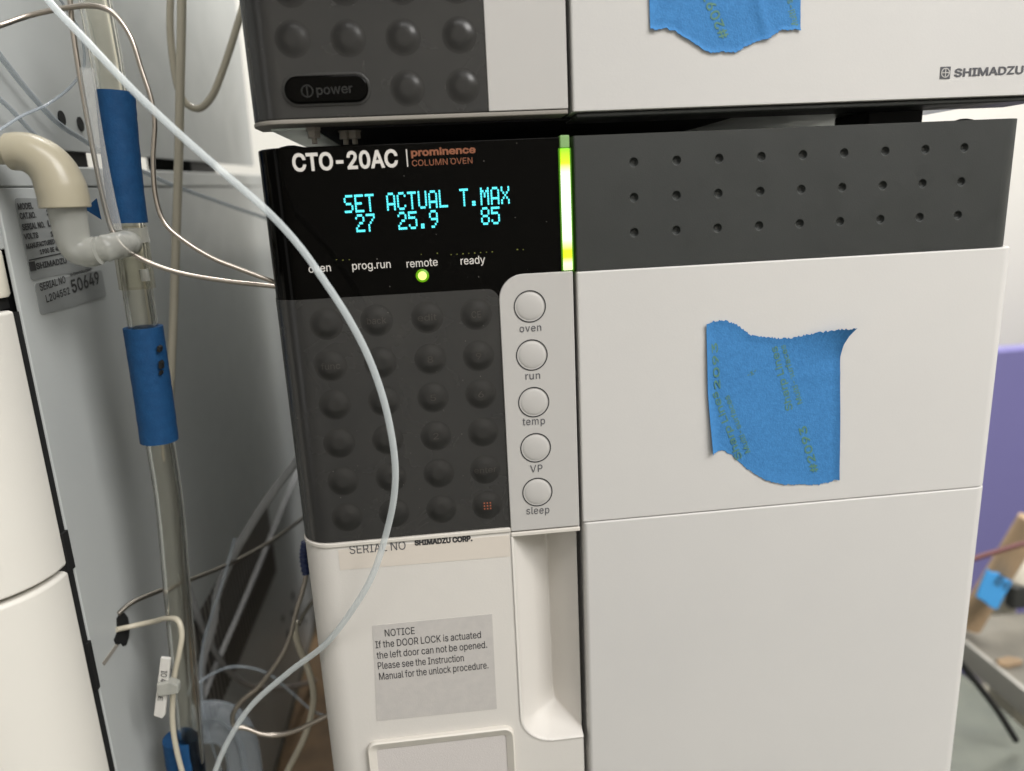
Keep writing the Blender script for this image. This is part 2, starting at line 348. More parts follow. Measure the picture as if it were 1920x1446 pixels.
GLYPHS = 'A240|8,0 101,254 138,254 231,0 198,0 144,151 132,186 116,239 123,239 106,185 95,151 43,0|55,71 55,99 185,99 185,71;B228|30,0 30,254 121,254 145,252 164,245 180,235 190,221 197,205 199,187 198,172 193,160 178,143 157,133 157,131 170,129 182,123 192,114 201,102 207,86 209,68 207,50 200,33 189,20 172,9 151,2 123,0|62,29 122,29 148,31 165,40 175,53 178,68 176,81 171,92 163,102 153,109 140,114 124,115 62,115|62,143 119,143 144,148 154,155 162,163 166,174 168,186 165,202 156,214 141,223 120,226 62,226;C255|134,-3 103,1 75,12 52,32 35,58 24,90 20,127 24,165 35,197 52,223 75,242 103,254 134,258 170,252 186,245 201,236 214,224 224,209 232,193 236,174 204,174 195,197 179,214 158,224 134,228 111,225 92,216 75,202 62,182 54,157 52,127 54,97 63,72 75,53 92,38 112,29 134,26 158,30 179,40 195,57 204,80 236,80 232,62 224,45 214,31 201,19 187,9 170,2 153,-2;D251|109,0 48,0 48,29 107,29 136,31 159,40 177,55 189,75 197,99 200,128 197,156 190,180 177,200 160,214 138,223 110,226 47,226 47,254 113,254 147,251 176,239 200,221 217,196 227,164 231,128 227,91 217,59 199,34 175,15 145,4|62,254 62,0 30,0 30,254;E209|30,0 30,254 186,254 186,226 62,226 62,143 178,143 178,114 62,114 62,29 188,29 188,0;F205|30,0 30,254 185,254 185,226 62,226 62,139 173,139 173,111 62,111 62,0;G260|134,-3 102,1 75,13 52,32 35,58 24,90 20,127 24,165 35,197 52,223 74,242 102,254 132,258 152,256 170,252 187,245 202,235 214,222 225,208 232,192 237,174 204,174 194,197 178,213 158,224 133,228 111,225 92,216 75,202 62,182 54,157 52,127 54,97 63,72 75,53 92,38 112,29 134,26 155,29 172,36 187,47 198,62 205,80 207,101 217,100 141,100 141,128 239,128 239,100 236,71 225,45 209,25 188,9 163,0;H258|30,0 30,254 62,254 62,144 196,144 196,254 228,254 228,0 196,0 196,116 62,116 62,0;I150|16,0 16,29 59,29 59,226 16,226 16,254 135,254 135,226 91,226 91,29 135,29 135,0;K233|52,73 52,108 70,131 87,152 106,172 182,254 224,254 116,138 114,138|30,0 30,254 62,254 62,167 62,112 62,97 62,0|186,0 94,130 114,155 224,0;L196|30,0 30,254 62,254 62,29 181,29 181,0;M314|30,0 30,254 76,254 139,94 144,79 150,61 156,42 161,24 154,24 159,41 165,61 171,79 176,94 238,254 284,254 284,0 252,0 252,145 252,163 253,184 253,207 253,229 256,229 249,205 241,181 234,161 228,145 171,0 143,0 85,145 80,160 72,181 65,204 56,229 59,229 60,208 60,186 61,164 61,145 61,0;N262|30,0 30,254 68,254 172,91 181,75 194,53 207,27 202,27 200,54 200,79 199,97 199,254 232,254 232,0 193,0 101,145 89,165 74,191 54,226 60,227 61,192 62,164 62,145 62,0;O267|133,-3 103,1 75,12 52,32 35,58 24,90 20,127 24,165 35,197 52,223 75,242 103,254 133,258 164,254 192,242 215,223 232,197 243,165 247,127 243,90 232,58 215,32 192,12 164,1|133,26 155,29 175,38 191,52 204,72 212,97 215,127 212,157 204,182 191,202 175,216 155,225 133,228 112,225 92,216 75,202 63,182 54,157 52,127 54,97 63,72 75,52 92,38 112,29;P222|30,0 30,254 118,254 144,252 166,244 183,231 195,215 202,195 204,174 202,152 195,133 183,116 166,104 144,96 118,93 55,93 55,121 116,121 134,123 149,128 159,136 167,147 171,160 172,174 171,188 167,201 159,211 148,219 134,224 116,226 62,226 62,0;R224|30,0 30,254 118,254 145,252 167,244 183,232 195,217 202,198 205,176 202,154 195,136 183,120 166,109 145,101 118,99 48,99 48,128 117,128 135,129 149,133 160,141 167,150 171,162 173,176 171,190 167,202 159,212 149,220 134,224 116,226 62,226 62,0|177,0 115,115 151,115 214,0;S223|112,-4 86,-2 64,5 46,15 32,30 23,48 19,68 52,68 55,55 62,44 71,35 83,29 112,25 128,26 143,30 155,37 165,46 171,57 173,70 171,81 166,89 148,102 122,111 92,120 64,130 43,145 30,163 26,186 29,206 37,224 51,238 69,249 90,256 114,258 137,256 158,249 175,238 189,224 197,208 200,189 169,189 163,206 151,219 134,227 112,229 97,228 84,224 73,218 64,209 59,199 58,188 60,176 65,167 85,154 106,147 132,140 156,132 179,119 197,99 202,85 204,69 201,50 193,32 180,17 162,5 139,-2;T224|16,226 16,254 208,254 208,226 128,226 128,0 96,0 96,226;U259|129,-4 101,-1 77,8 57,22 42,40 33,62 30,87 30,254 62,254 62,89 64,72 70,57 80,44 94,34 110,28 129,26 149,28 165,34 179,44 188,57 194,72 196,89 196,254 229,254 229,87 226,62 216,40 201,22 182,8 157,-1;V240|102,0 8,254 42,254 96,103 108,69 124,15 117,15 133,69 145,103 197,254 231,254 139,0;Y236|102,0 102,104 8,254 46,254 96,172 111,146 125,115 112,115 126,146 140,172 191,254 228,254 134,104 134,0;Z219|21,0 21,23 137,193 153,215 170,238 174,227 143,226 111,226 20,226 20,254 198,254 198,231 84,64 67,40 49,17 45,27 76,28 107,29 200,29 200,0;0227|113,-3 87,0 65,12 47,31 34,57 27,89 24,127 27,165 35,197 48,223 65,242 87,254 113,258 139,254 161,242 179,223 192,197 200,165 203,127 200,89 192,57 179,31 162,12 140,0|113,25 131,28 145,37 157,52 165,72 170,97 172,127 170,157 165,182 157,203 145,218 131,227 113,230 96,227 82,218 70,203 62,182 56,157 55,127 56,97 62,72 70,52 82,37 96,28;1227|38,0 38,27 195,27 195,0|138,254 138,0 106,0 106,224 105,224 43,179 43,213 99,254;2227|32,0 32,24 117,114 141,141 155,163 160,186 159,198 154,209 146,218 137,224 112,230 98,228 86,224 77,216 69,207 65,195 64,181 33,181 35,202 43,221 55,237 72,248 91,255 112,258 134,255 153,248 169,237 181,223 188,205 191,186 185,159 168,129 133,90 76,30 76,28 195,28 195,0;3227|109,-3 87,-1 66,5 49,15 35,29 26,46 22,66 55,66 57,54 63,44 72,35 83,30 109,25 138,30 149,37 157,46 163,58 165,72 163,86 158,98 150,109 137,117 121,122 101,124 78,124 78,150 144,224 144,226 35,226 35,254 186,254 186,230 106,139 106,144 132,144 154,138 172,127 185,111 194,93 196,72 194,51 185,33 172,18 154,6 133,-1;4227|20,53 20,79 123,254 155,254 54,83 54,81 207,81 207,53|141,0 141,61 141,73 141,159 171,159 171,0;5227|111,-3 89,-1 70,6 54,16 41,30 33,47 30,65 61,65 64,54 69,44 87,30 111,25 125,27 138,32 149,41 157,52 162,66 164,81 162,97 157,111 148,122 137,131 124,137 109,138 84,134 64,123 34,126 48,254 183,254 183,226 75,226 67,151 68,151 89,162 115,167 131,165 147,160 161,153 172,143 182,130 189,116 194,99 195,82 193,58 184,38 171,21 154,8 134,-1;6227|113,-3 91,-1 71,7 55,20 42,37 34,58 32,81 34,100 40,119 69,170 126,254 161,254 75,131 73,131 83,144 98,153 117,157 139,155 158,147 173,136 185,120 192,101 194,79 192,56 184,36 171,20 155,7 135,-1|113,24 127,26 139,31 149,40 157,51 162,64 164,79 162,94 157,107 149,118 139,126 127,131 113,133 99,131 87,126 77,118 69,107 64,94 62,79 64,64 69,51 77,40 87,31 99,26;7227|48,0 162,224 162,226 31,226 31,254 195,254 195,224 82,0;8227|113,-3 89,-1 68,6 50,17 37,31 29,48 26,68 28,83 33,98 40,110 51,121 63,128 76,132 76,133 59,141 46,154 38,171 35,190 38,209 45,225 57,239 73,249 92,256 113,258 134,256 153,249 169,239 181,225 188,209 191,190 188,171 180,154 167,141 150,133 150,132 164,128 176,121 186,110 194,98 199,83 200,68 198,48 189,31 176,17 158,6 137,-1|113,25 129,26 142,30 153,37 161,46 167,57 168,69 167,83 161,94 153,104 141,111 128,116 113,118 98,116 85,111 73,104 65,94 59,83 58,69 59,57 64,46 73,37 84,30 97,26|113,145 137,150 146,157 154,165 158,176 160,188 158,200 154,210 147,218 138,225 113,230 89,225 79,218 72,210 68,200 66,188 68,176 72,165 79,157 89,150;9227|113,258 135,255 155,247 171,234 184,217 192,197 194,173 192,155 186,135 158,84 100,0 65,0 151,124 154,124 144,111 128,101 109,97 87,100 69,107 53,119 41,134 34,154 32,176 34,198 42,218 55,235 71,247 91,255|113,230 99,228 87,223 77,215 69,204 64,191 63,176 64,161 69,148 77,137 87,129 99,123 113,122 127,123 139,129 149,137 157,147 162,160 164,175 162,190 157,204 150,215 139,223 127,228;a195|80,-4 63,-3 47,2 34,11 24,22 17,37 15,54 17,69 22,80 29,90 39,97 63,105 89,110 117,113 133,117 136,121 138,127 138,128 133,148 120,161 98,165 75,161 59,150 50,137 20,146 29,161 39,173 52,182 66,188 97,192 119,190 143,180 153,172 161,160 167,145 168,126 168,0 138,0 138,26 136,26 126,12 108,1|85,23 101,24 114,29 124,37 132,47 136,57 138,69 138,95 130,91 116,88 100,86 88,84 67,79 52,70 47,62 46,52 51,36 65,26;b212|115,-4 99,-3 86,2 69,16 59,29 56,29 56,0 26,0 26,254 57,254 57,160 59,160 69,173 86,186 98,191 115,192 137,189 156,180 173,166 185,146 193,122 195,94 193,66 185,42 173,23 157,8 137,-1|110,23 126,26 140,33 150,44 158,58 163,75 164,95 163,114 158,131 150,145 140,156 126,163 110,165 94,163 81,156 70,145 62,131 58,114 56,95 58,75 63,58 70,43 81,32 94,26;c198|104,-4 79,-1 58,8 41,23 28,43 20,66 17,94 20,122 28,146 41,165 58,180 79,189 104,192 130,189 153,178 170,161 181,138 151,131 145,145 135,155 121,162 104,165 86,162 73,155 62,144 54,129 50,112 48,94 50,75 54,59 62,44 73,33 86,26 104,23 121,26 135,33 146,44 152,59 181,51 171,28 153,11 130,0;d212|98,-4 75,-1 56,8 40,23 27,42 20,66 17,94 20,122 27,146 40,166 56,180 75,189 98,192 114,191 126,186 144,173 153,160 155,160 155,254 186,254 186,0 156,0 156,29 153,29 143,16 126,2 114,-3|102,23 118,26 132,32 142,43 150,58 154,75 156,95 154,114 150,131 142,145 132,156 118,163 102,165 86,163 72,156 62,145 54,131 50,114 48,95 50,75 54,58 62,44 73,33 86,26;e202|106,-4 80,-1 58,8 41,23 28,42 20,66 17,93 20,121 28,145 40,165 58,180 78,189 103,192 133,187 147,180 160,170 170,157 179,141 184,121 186,97 186,85 37,85 37,110 169,110 155,101 153,119 149,134 141,147 131,157 118,163 103,165 87,163 73,157 62,147 54,135 50,121 48,105 48,89 50,69 55,53 64,40 76,31 90,25 106,23 127,26 143,36 153,53 182,45 177,32 168,20 156,10 141,2 125,-3;f127|114,190 114,164 3,164 3,190|40,0 40,216 42,231 48,243 57,252 68,259 94,265 111,263 121,260 114,234 107,236 97,237 85,235 77,230 72,221 71,209 71,0;g213|103,-75 84,-74 67,-70 41,-55 25,-35 51,-20 61,-33 77,-44 103,-49 124,-46 141,-38 152,-23 156,-3 156,34 153,34 143,21 126,8 114,4 97,2 76,5 56,13 40,27 28,45 20,68 17,96 20,123 27,147 40,166 56,180 76,189 98,192 114,191 127,186 144,173 154,159 157,159 157,190 186,190 186,-4 183,-27 175,-45 162,-59 145,-68 125,-73|102,30 118,32 132,38 142,47 150,61 155,77 156,96 155,115 150,132 142,146 132,156 119,163 102,165 86,163 73,156 62,145 54,131 50,115 48,96 50,78 54,61 62,48 73,38 86,32;h205|57,113 57,0 26,0 26,254 57,254 57,144 51,144 62,166 76,181 94,189 114,192 132,190 148,184 161,174 170,160 177,142 179,120 179,0 148,0 148,118 145,137 136,152 123,161 105,165 92,163 80,159 71,151 63,141 58,129;i83|26,0 26,190 57,190 57,0|42,221 34,223 27,227 22,234 21,242 22,249 27,256 34,260 42,262 50,260 57,256 62,249 63,242 62,234 57,227 50,223;k190|55,68 55,106 60,106 142,190 180,190 92,100 89,100|26,0 26,254 57,254 57,0|147,0 74,93 96,114 186,0;l95|70,-1 50,2 37,10 29,24 26,42 26,254 57,254 57,49 60,31 65,27 73,26 80,26 85,27 90,1 81,0;m305|26,0 26,190 56,190 56,148 54,148 59,162 66,173 86,188 110,193 129,190 144,180 154,166 160,147 156,147 161,160 169,172 190,187 218,193 234,191 249,186 261,177 270,164 276,148 278,128 278,0 248,0 248,127 245,145 236,156 224,163 209,165 197,164 187,160 173,145 168,124 168,0 137,0 137,130 134,144 126,156 115,163 100,165 79,160 70,154 63,145 58,133 57,119 57,0;n205|57,113 57,0 26,0 26,190 56,190 56,144 51,144 62,166 76,181 94,189 114,192 132,190 147,184 160,174 170,160 176,142 179,120 179,0 148,0 148,118 145,137 136,152 123,161 105,165 92,163 80,159 71,151 63,141 58,129;o208|104,-4 79,-1 58,8 41,23 28,43 20,66 17,94 20,122 28,146 41,165 58,180 79,189 104,192 128,189 149,180 167,165 180,146 188,122 191,94 188,66 180,43 167,23 149,8 128,-1|104,23 121,26 135,33 146,44 154,59 158,75 160,94 158,112 154,129 146,144 135,155 121,162 104,165 86,162 73,155 62,144 54,129 50,112 48,94 50,75 54,59 62,44 73,33 86,26;p212|26,-71 26,190 56,190 56,160 59,160 69,173 86,186 98,191 115,192 137,189 156,180 173,166 185,146 193,122 195,94 193,66 185,42 173,23 157,8 137,-1 115,-4 99,-3 86,2 69,16 59,29 57,29 57,-71|110,23 126,26 140,33 150,44 158,58 163,75 164,95 163,114 158,131 150,145 140,156 126,163 110,165 94,163 81,156 70,145 62,131 58,114 56,95 58,75 63,58 70,43 81,32 94,26;r130|26,0 26,190 56,190 56,160 58,160 65,173 76,184 90,190 107,192 115,192 122,192 122,161 115,162 103,163 91,161 80,157 70,151 63,142 58,131 57,118 57,0;s182|91,-4 72,-3 56,2 42,9 31,19 23,32 18,47 47,53 53,40 62,30 75,25 91,23 108,25 122,31 131,40 134,51 132,60 127,68 118,74 106,78 75,85 52,93 36,104 27,119 23,137 26,152 33,166 43,177 58,185 74,190 94,192 112,191 127,186 140,179 149,170 162,145 134,139 129,149 121,158 110,164 94,166 78,164 65,158 57,150 54,139 56,129 62,122 86,111 115,105 137,97 153,86 162,71 166,53 163,37 156,24 145,12 130,3 112,-2;t114|102,190 102,164 3,164 3,190|32,236 63,236 63,49 64,38 68,31 75,26 85,25 93,26 101,27 107,1 96,-1 84,-2 62,1 46,11 36,26 32,46;u205|91,-3 73,-1 57,5 44,15 35,29 28,47 26,69 26,190 57,190 57,72 60,52 68,37 82,28 100,25 113,27 125,31 134,38 142,48 146,61 148,76 148,190 179,190 179,0 149,0 149,46 154,46 143,23 129,8 111,0;v195|81,0 9,190 42,190 83,78 93,43 103,10 92,10 101,43 112,78 152,190 186,190 113,0;w284|69,0 11,190 44,190 67,107 77,68 88,21 82,21 93,67 103,107 126,190 158,190 181,107 191,68 201,21 196,21 206,68 217,107 240,190 272,190 215,0 184,0 159,86 152,112 145,140 138,169 145,169 138,140 131,112 124,86 99,0;x189|10,0 86,109 86,86 14,190 50,190 74,153 90,127 104,103 88,103 101,127 117,153 141,190 176,190 104,84 104,107 179,0 143,0 115,43 100,68 86,91 102,91 89,68 74,43 46,0;y195|24,-69 31,-43 36,-44 52,-44 65,-37 75,-18 81,-1 9,190 42,190 83,78 93,43 103,10 92,10 101,43 112,78 153,190 186,190 102,-29 88,-54 70,-68 46,-73 32,-72;z190|21,0 21,23 127,160 127,161 24,161 24,190 166,190 166,165 63,30 63,28 169,28 169,0;.94|48,-2 39,-1 31,4 26,12 25,20 26,29 31,37 39,42 48,43 56,42 64,37 69,29 71,20 69,12 64,4 56,-1;-227|168,122 168,94 57,94 57,122;#220|121,0 163,254 188,254 147,0|5,70 9,96 200,96 196,70|32,0 73,254 99,254 57,0|20,158 24,184 215,184 211,158;&224|98,-3 75,-1 55,6 39,17 27,31 20,48 17,67 19,82 24,95 42,117 70,139 108,168 118,176 127,187 131,202 129,214 123,223 113,228 101,230 84,227 73,216 68,199 73,182 84,164 102,142 219,0 182,0 86,116 61,146 44,172 39,185 38,199 40,215 45,229 55,241 67,249 82,255 100,257 118,255 133,249 145,241 154,230 160,217 162,202 158,181 146,162 128,146 77,109 55,87 50,77 48,66 50,54 55,44 62,35 72,29 83,25 96,23 111,25 126,30 151,48 160,61 168,76 173,93 174,112 204,112 202,90 198,72 185,46 173,31 166,23 153,12 136,3 117,-2'
ADV, LOOPS = {}, {}
for part in GLYPHS.split(';'):
    f = part[1:].split('|')
    ADV[part[0]] = int(f[0]) / 500
    LOOPS[part[0]] = [[tuple(int(v) / 500 for v in p.split(',')) for p in l.split(' ')] for l in f[1:]]
CAPH = .508

def glyph_tris(ch, bold, _cache={}):
    """triangles of one letter: overlapping outlines merged by their winding"""
    k = (ch, bold)
    if k in _cache: return _cache[k]
    loops = LOOPS.get(ch, [])
    area2 = lambda l: sum(p[0] * q[1] - q[0] * p[1] for p, q in zip(l, l[1:] + l[:1]))
    if not loops:
        _cache[k] = ([], []); return _cache[k]
    sg = 1 if area2(max(loops, key=lambda l: abs(area2(l)))) > 0 else -1
    L2 = []
    for l in loops:
        n = len(l); out = []
        for i in range(n):
            p, c, q = Vector(l[i - 1]), Vector(l[i]), Vector(l[(i + 1) % n])
            d1, d2 = (c - p).normalized(), (q - c).normalized()
            n1, n2 = Vector((d1.y, -d1.x)) * sg, Vector((d2.y, -d2.x)) * sg
            m = (n1 + n2); m = m / max(.35, m.length_squared / 2) if m.length > .2 else n1
            out.append(c + m * bold)
        L2.append(out)
    vs, es = [], []
    for l in L2:
        o = len(vs); vs += l; es += [(o + i, o + (i + 1) % len(l)) for i in range(len(l))]
    r = delaunay_2d_cdt(vs, es, [], 0, 1e-6)
    V, F = r[0], r[2]
    def winding(p):
        w = 0
        for l in L2:
            for a, b in zip(l, l[1:] + l[:1]):
                if (a.y <= p.y) != (b.y <= p.y):
                    t = (p.y - a.y) / (b.y - a.y)
                    if a.x + t * (b.x - a.x) > p.x: w += 1 if b.y > a.y else -1
        return w
    keep = []
    for f in F:
        c = (V[f[0]] + V[f[1]] + V[f[2]]) / 3
        if winding(c) * sg > 0: keep.append(tuple(f))
    _cache[k] = ([tuple(v) for v in V], keep)
    return _cache[k]

def text_mesh(s, bold=0., spacing=1.):
    V, F = [], []
    x = 0.
    for ch in s:
        v, f = glyph_tris(ch, bold)
        o = len(V); V += [(p[0] + x, p[1], 0) for p in v]; F += [tuple(i + o for i in t) for t in f]
        x += ADV.get(ch, .16) * spacing
    bm = bmesh.new()
    vv = [bm.verts.new(p) for p in V]
    for t in F: bm.faces.new([vv[i] for i in t])
    bmesh.ops.delete(bm, geom=[v for v in bm.verts if not v.link_faces], context='VERTS')
    me = D.meshes.new('lettering'); bm.to_mesh(me); bm.free()
    return me

def letter(s, a, b, cap, n, material, parent, bold=0., spacing=1., off=.00015, wrap=None, name='lettering', skew=0.):
    """lettering from point a to point b (ends of its baseline), capitals `cap` high, standing on the plane with normal n"""
    me = text_mesh(s, bold, spacing)
    x0 = min(v.co.x for v in me.vertices); x1 = max(v.co.x for v in me.vertices)
    n = Vector(n).normalized(); ux = (b - a); L = ux.length; ux.normalize(); uz = n.cross(ux).normalized()
    for v in me.vertices:
        x, z = (v.co.x - x0) / (x1 - x0) * L, v.co.y / CAPH * cap
        p = a + ux * (x + skew * z) + uz * z + n * off
        if wrap: p = wrap(p)
        v.co = p
    return obj(name, me, material, parent, smooth=0)

NY = (0, -1, 0)
def flet(s, p0, p1, cap_px, material, parent, y=0., **k):
    """lettering on a front face: baseline ends and capital height in photo pixels"""
    a, b = at(p0[0], p0[1], y), at(p1[0], p1[1], y)
    c = (at(p0[0], p0[1] - cap_px, y) - a).length
    return letter(s, a, b, c, NY, material, parent, **k)
def slet(s, p0, p1, cap_px, material, parent, x=-.09, **k):
    a, b = atx(p0[0], p0[1], x), atx(p1[0], p1[1], x)
    c = abs(atx(p0[0], p0[1] - cap_px, x).z - a.z)
    return letter(s, a, b, c, (1, 0, 0), material, parent, **k)

def dome_mesh(r, h, n=28, rings=8, power=2.0):
    """key dome centred on the origin, standing on y = 0 towards -y"""
    bm = bmesh.new()
    top = bm.verts.new((0, -h, 0)); prev = None
    for i in range(1, rings + 1):
        q = i / rings
        y = -h * ((1 - q ** power) if power else .5 * (1 + math.cos(math.pi * max(0, (q - .25) / .75) ** 1.1)))
        ring = [bm.verts.new((r * q * math.cos(2 * math.pi * k / n), y + (.0002 if i == rings and power else 0), r * q * math.sin(2 * math.pi * k / n))) for k in range(n)]
        for k in range(n):
            if prev is None: bm.faces.new((top, ring[k], ring[(k + 1) % n]))
            else: bm.faces.new((prev[k], ring[k], ring[(k + 1) % n], prev[(k + 1) % n]))
        prev = ring
    return bm

def ring_y(bm, c, r0, r1, y0, y1, n=48):
    vs = []
    for r, y in ((r0, y1), (r0, y0), (r1, y0), (r1, y1)):
        vs.append([bm.verts.new((c.x + r * math.cos(2 * math.pi * k / n), y, c.z + r * math.sin(2 * math.pi * k / n))) for k in range(n)])
    for i in range(3):
        for k in range(n):
            bm.faces.new((vs[i][k], vs[i][(k + 1) % n], vs[i + 1][(k + 1) % n], vs[i + 1][k]))

# ------------------------------------------------------------------ the setting
bm = bmesh.new(); box(bm, -.75, .467, -.30, .62, -.035, 0)
tag(obj('bench', bm, M['bench'], bevel=.002), 'grey laminate bench carrying the stacked instruments', 'bench', kind='structure')
bm = bmesh.new(); box(bm, -1.6, 3.2, 1.40, 1.44, -1.0, 1.9)
bm2 = bmesh.new(); box(bm2, -2.2, 2.6, -2.25, -2.2, -1.0, 2.2)
bm3 = bmesh.new(); box(bm3, 2.3, 2.35, -2.2, .75, -1.0, 2.2)
tag(obj('side_wall', bm3, M['wall_far']), 'pale side wall of the laboratory right of the bench', 'wall', kind='structure')
tag(obj('back_wall', bm2, M['wall_far']), 'pale wall of the laboratory behind the photographer', 'wall', kind='structure')
tag(obj('white_wall', bm, M['wall_white']), 'bright white wall behind the instruments', 'wall', kind='structure')
bm = bmesh.new(); box(bm, .42, 2.6, .80, .83, -1.0, at(1900, 656, .80).z)
tag(obj('purple_partition', bm, M['wall_purple'], bevel=.002), 'purple partition panel standing behind the grey shelf', 'partition', kind='structure')
bm = bmesh.new(); box(bm, -1.6, 3.2, -2, 1.39, -1.02, -1.0)
tag(obj('floor', bm, M['bench']), 'grey floor under the bench', 'floor', kind='structure')

bm = bmesh.new(); box(bm, -.72, .36, .500, .520, .0005, .365)  # added board that keeps light from the white wall out of the gap
tag(obj('light_blocker', bm, M['band'], bevel=.002), 'added dark board blocking light at the rear of the bench behind both stacks', 'board')

# ------------------------------------------------------------------ column oven
ZT, ZP, ZB = .4206, .2845, .008           # top, foot of the keypad panel, foot of the case
XL, XR, XS, XD = -.0032, .2625, .0984, .0999   # left side, right side, end of the left column, start of the door
oven = thing('column_oven', (.13, .2, 0), 'beige column oven with lit cyan display and glowing green status bar, under the pump module', 'lab instrument')
bm = bmesh.new(); box(bm, XL + .002, XR - .002, .040, .42, ZB, ZT - .001)
obj('case', bm, M['case'], oven, bevel=.001)
bm = bmesh.new(); prism_z(bm, left_profile(XL, XS, 0, .030, .0115), ZP, ZT)
panel = obj('control_panel', bm, M['black_glass'], oven, bevel=.0006)

def column_overlay(x_end, z0, z1, off, r_corner):
    """thin membrane that follows the rounded front left edge"""
    prof = [(XL - off, .029)] + arc(XL + .0115, .0115, .0115 + off, 180, 270, 14)
    xs0 = prof[-1][0]
    xs = [xs0 + (x_end - xs0) * t for t in (.3, .6, .85)]
    xs += [x_end - r_corner + r_corner * math.sin(R(a)) for a in range(0, 91, 15)]
    prof += [(x, -off) for x in xs]
    bm = bmesh.new(); cols = []
    for x, y in prof:
        zz = z1
        if x > x_end - r_corner: zz = z1 - r_corner + math.sqrt(max(0, r_corner ** 2 - (x - x_end + r_corner) ** 2))
        cols.append((bm.verts.new((x, y, z0)), bm.verts.new((x, y, zz))))
    for a, b in zip(cols, cols[1:]): bm.faces.new((a[0], b[0], b[1], a[1]))
    return bm
pad = obj('keypad', column_overlay(.0729, ZP - .0002, .3722, .0002, .004), M['membrane'], oven)

KEYS = [[(609, 608), (707, 600), (801, 595), (891, 590)], [(621, 689), (714, 679), (807, 672), (897, 667)], [(630, 758), (720, 752), (812, 745.5), (902, 738.5)],
        [(636, 832), (726, 823), (817, 817), (906, 810)], [(643, 903), (732, 895), (823, 887), (910, 879)], [(653, 968), (741, 962), (828, 954), (914, 947)]]
KR, KH = .0055, .0008
key0 = None
def dome_wrap(c, y0):
    def w(p):
        q = min(1, math.hypot(p.x - c.x, p.z - c.z) / KR)
        return Vector((p.x, y0 - KH * .5 * (1 + math.cos(math.pi * max(0, (q - .25) / .75) ** 1.1)) - .00006, p.z))
    return w
# the keys stand in a regular grid fitted to the photo
kx = [sum(at(*KEYS[r][c]).x for r in range(6)) / 6 for c in range(4)]
kz = [sum(at(*KEYS[r][c]).z for c in range(4)) / 4 for r in range(6)]
KTXT = {(0, 1): 'back', (0, 2): 'edit', (0, 3): 'CE', (1, 2): '8', (1, 3): '9', (3, 2): '2', (2, 2): '5', (2, 3): '6', (4, 3): 'enter', (1, 0): 'func'}
for r in range(6):
    for c in range(4):
        p = Vector((kx[c], -.0002, kz[r]))
        if key0 is None: k = key0 = obj('key', dome_mesh(KR, KH, n=36, rings=14, power=0), M['key'], pad, smooth=80)
        else: k = copy_obj(key0, p, pad)
        k.location = p + Vector((0, -KH / 2 - .00002, 0)) - world_of(pad)
        s = KTXT.get((r, c))
        if s:
            w = .0016 * len(s) * (1.0 if len(s) > 1 else 1.2)
            letter(s, p + Vector((-w / 2, 0, -.0010)), p + Vector((w / 2, 0, -.0010)), .0022, NY, M['faint_ink'], k, wrap=dome_wrap(p, -.0002))
        if (r, c) == (5, 3):
            bm = bmesh.new()
            for i in range(3):
                for j in range(3):
                    q = dome_wrap(p, -.0002)(p + Vector(((i - 1) * .0011, 0, (j - 1) * .0011)))
                    box(bm, q.x - .00025, q.x + .00025, q.y - .00005, q.y + .00012, q.z - .00025, q.z + .00025)
            obj('dot_mark', bm, M['red_ink'], k, smooth=0)

# lettering of the display window
flet('CTO-20AC', (550, 321), (747, 312), 31, M['white_ink'], panel, bold=.025)
bm = bmesh.new(); a = at(764.5, 313); b = at(763.5, 280); box(bm, a.x - .00018, a.x + .00018, -.0002, .0001, a.z, b.z)
obj('divider_line', bm, M['white_ink'], panel, smooth=0)
flet('prominence', (771, 293), (892, 286.5), 12.5, M['orange_ink'], panel, bold=.03)
flet('COLUMN OVEN', (773, 312), (886, 306.5), 11.5, M['orange_ink'], panel)
for s, a, b in (('oven', (579.5, 511.5), (621, 508.5)), ('prog.run', (661, 506), (733, 502)), ('remote', (763, 502), (821, 498)), ('ready', (864, 496.5), (910, 493.5))):
    flet(s, a, b, 14.5, M['white_ink'], panel, bold=.004)

FONT5 = {'S': '01111 10000 10000 01110 00001 00001 11110', 'E': '11111 10000 10000 11110 10000 10000 11111', 'T': '11111 00100 00100 00100 00100 00100 00100',
         'A': '01110 10001 10001 10001 11111 10001 10001', 'C': '01110 10001 10000 10000 10000 10001 01110', 'U': '10001 10001 10001 10001 10001 10001 01110',
         'L': '10000 10000 10000 10000 10000 10000 11111', 'M': '10001 11011 10101 10101 10001 10001 10001', 'X': '10001 10001 01010 00100 01010 10001 10001',
         '.': '00000 00000 00000 00000 00000 01100 01100', '2': '01110 10001 00001 00110 01000 10000 11111', '7': '11111 00001 00010 00100 01000 01000 01000',
         '5': '11111 10000 11110 00001 00001 10001 01110', '9': '01110 10001 10001 01111 00001 00010 01100', '8': '01110 10001 10001 01110 10001 10001 01110'}
def dots(rows):
    bm = bmesh.new()
    for text, p0, p1, h in rows:
        a, b = at(*p0), at(*p1); top = at(p0[0], p0[1] - h)
        n = len(text); cw = (b - a) / (n - 1 + 5 / 6); dz = (top.z - a.z) / 7
        for i, ch in enumerate(text):
            if ch == ' ': continue
            for r, row in enumerate(FONT5[ch].split()):
                for c, bit in enumerate(row):
                    if bit == '1':
                        q = a + cw * (i + c / 6)
                        z = a.z + (q.z - a.z) + dz * (6 - r)
                        w = cw.x / 6
                        box(bm, q.x + w * .04, q.x + w * .92, -.00022, .0001, z + dz * .05, z + dz * .9)
    return bm
obj('display_text', dots([('SET ACTUAL T.MAX', (647, 400), (956, 382), 34), (' 27  25.9    85 ', (649, 437), (957, 419), 34)]), M['cyan_led'], panel, smooth=0)
p = at(792, 517)
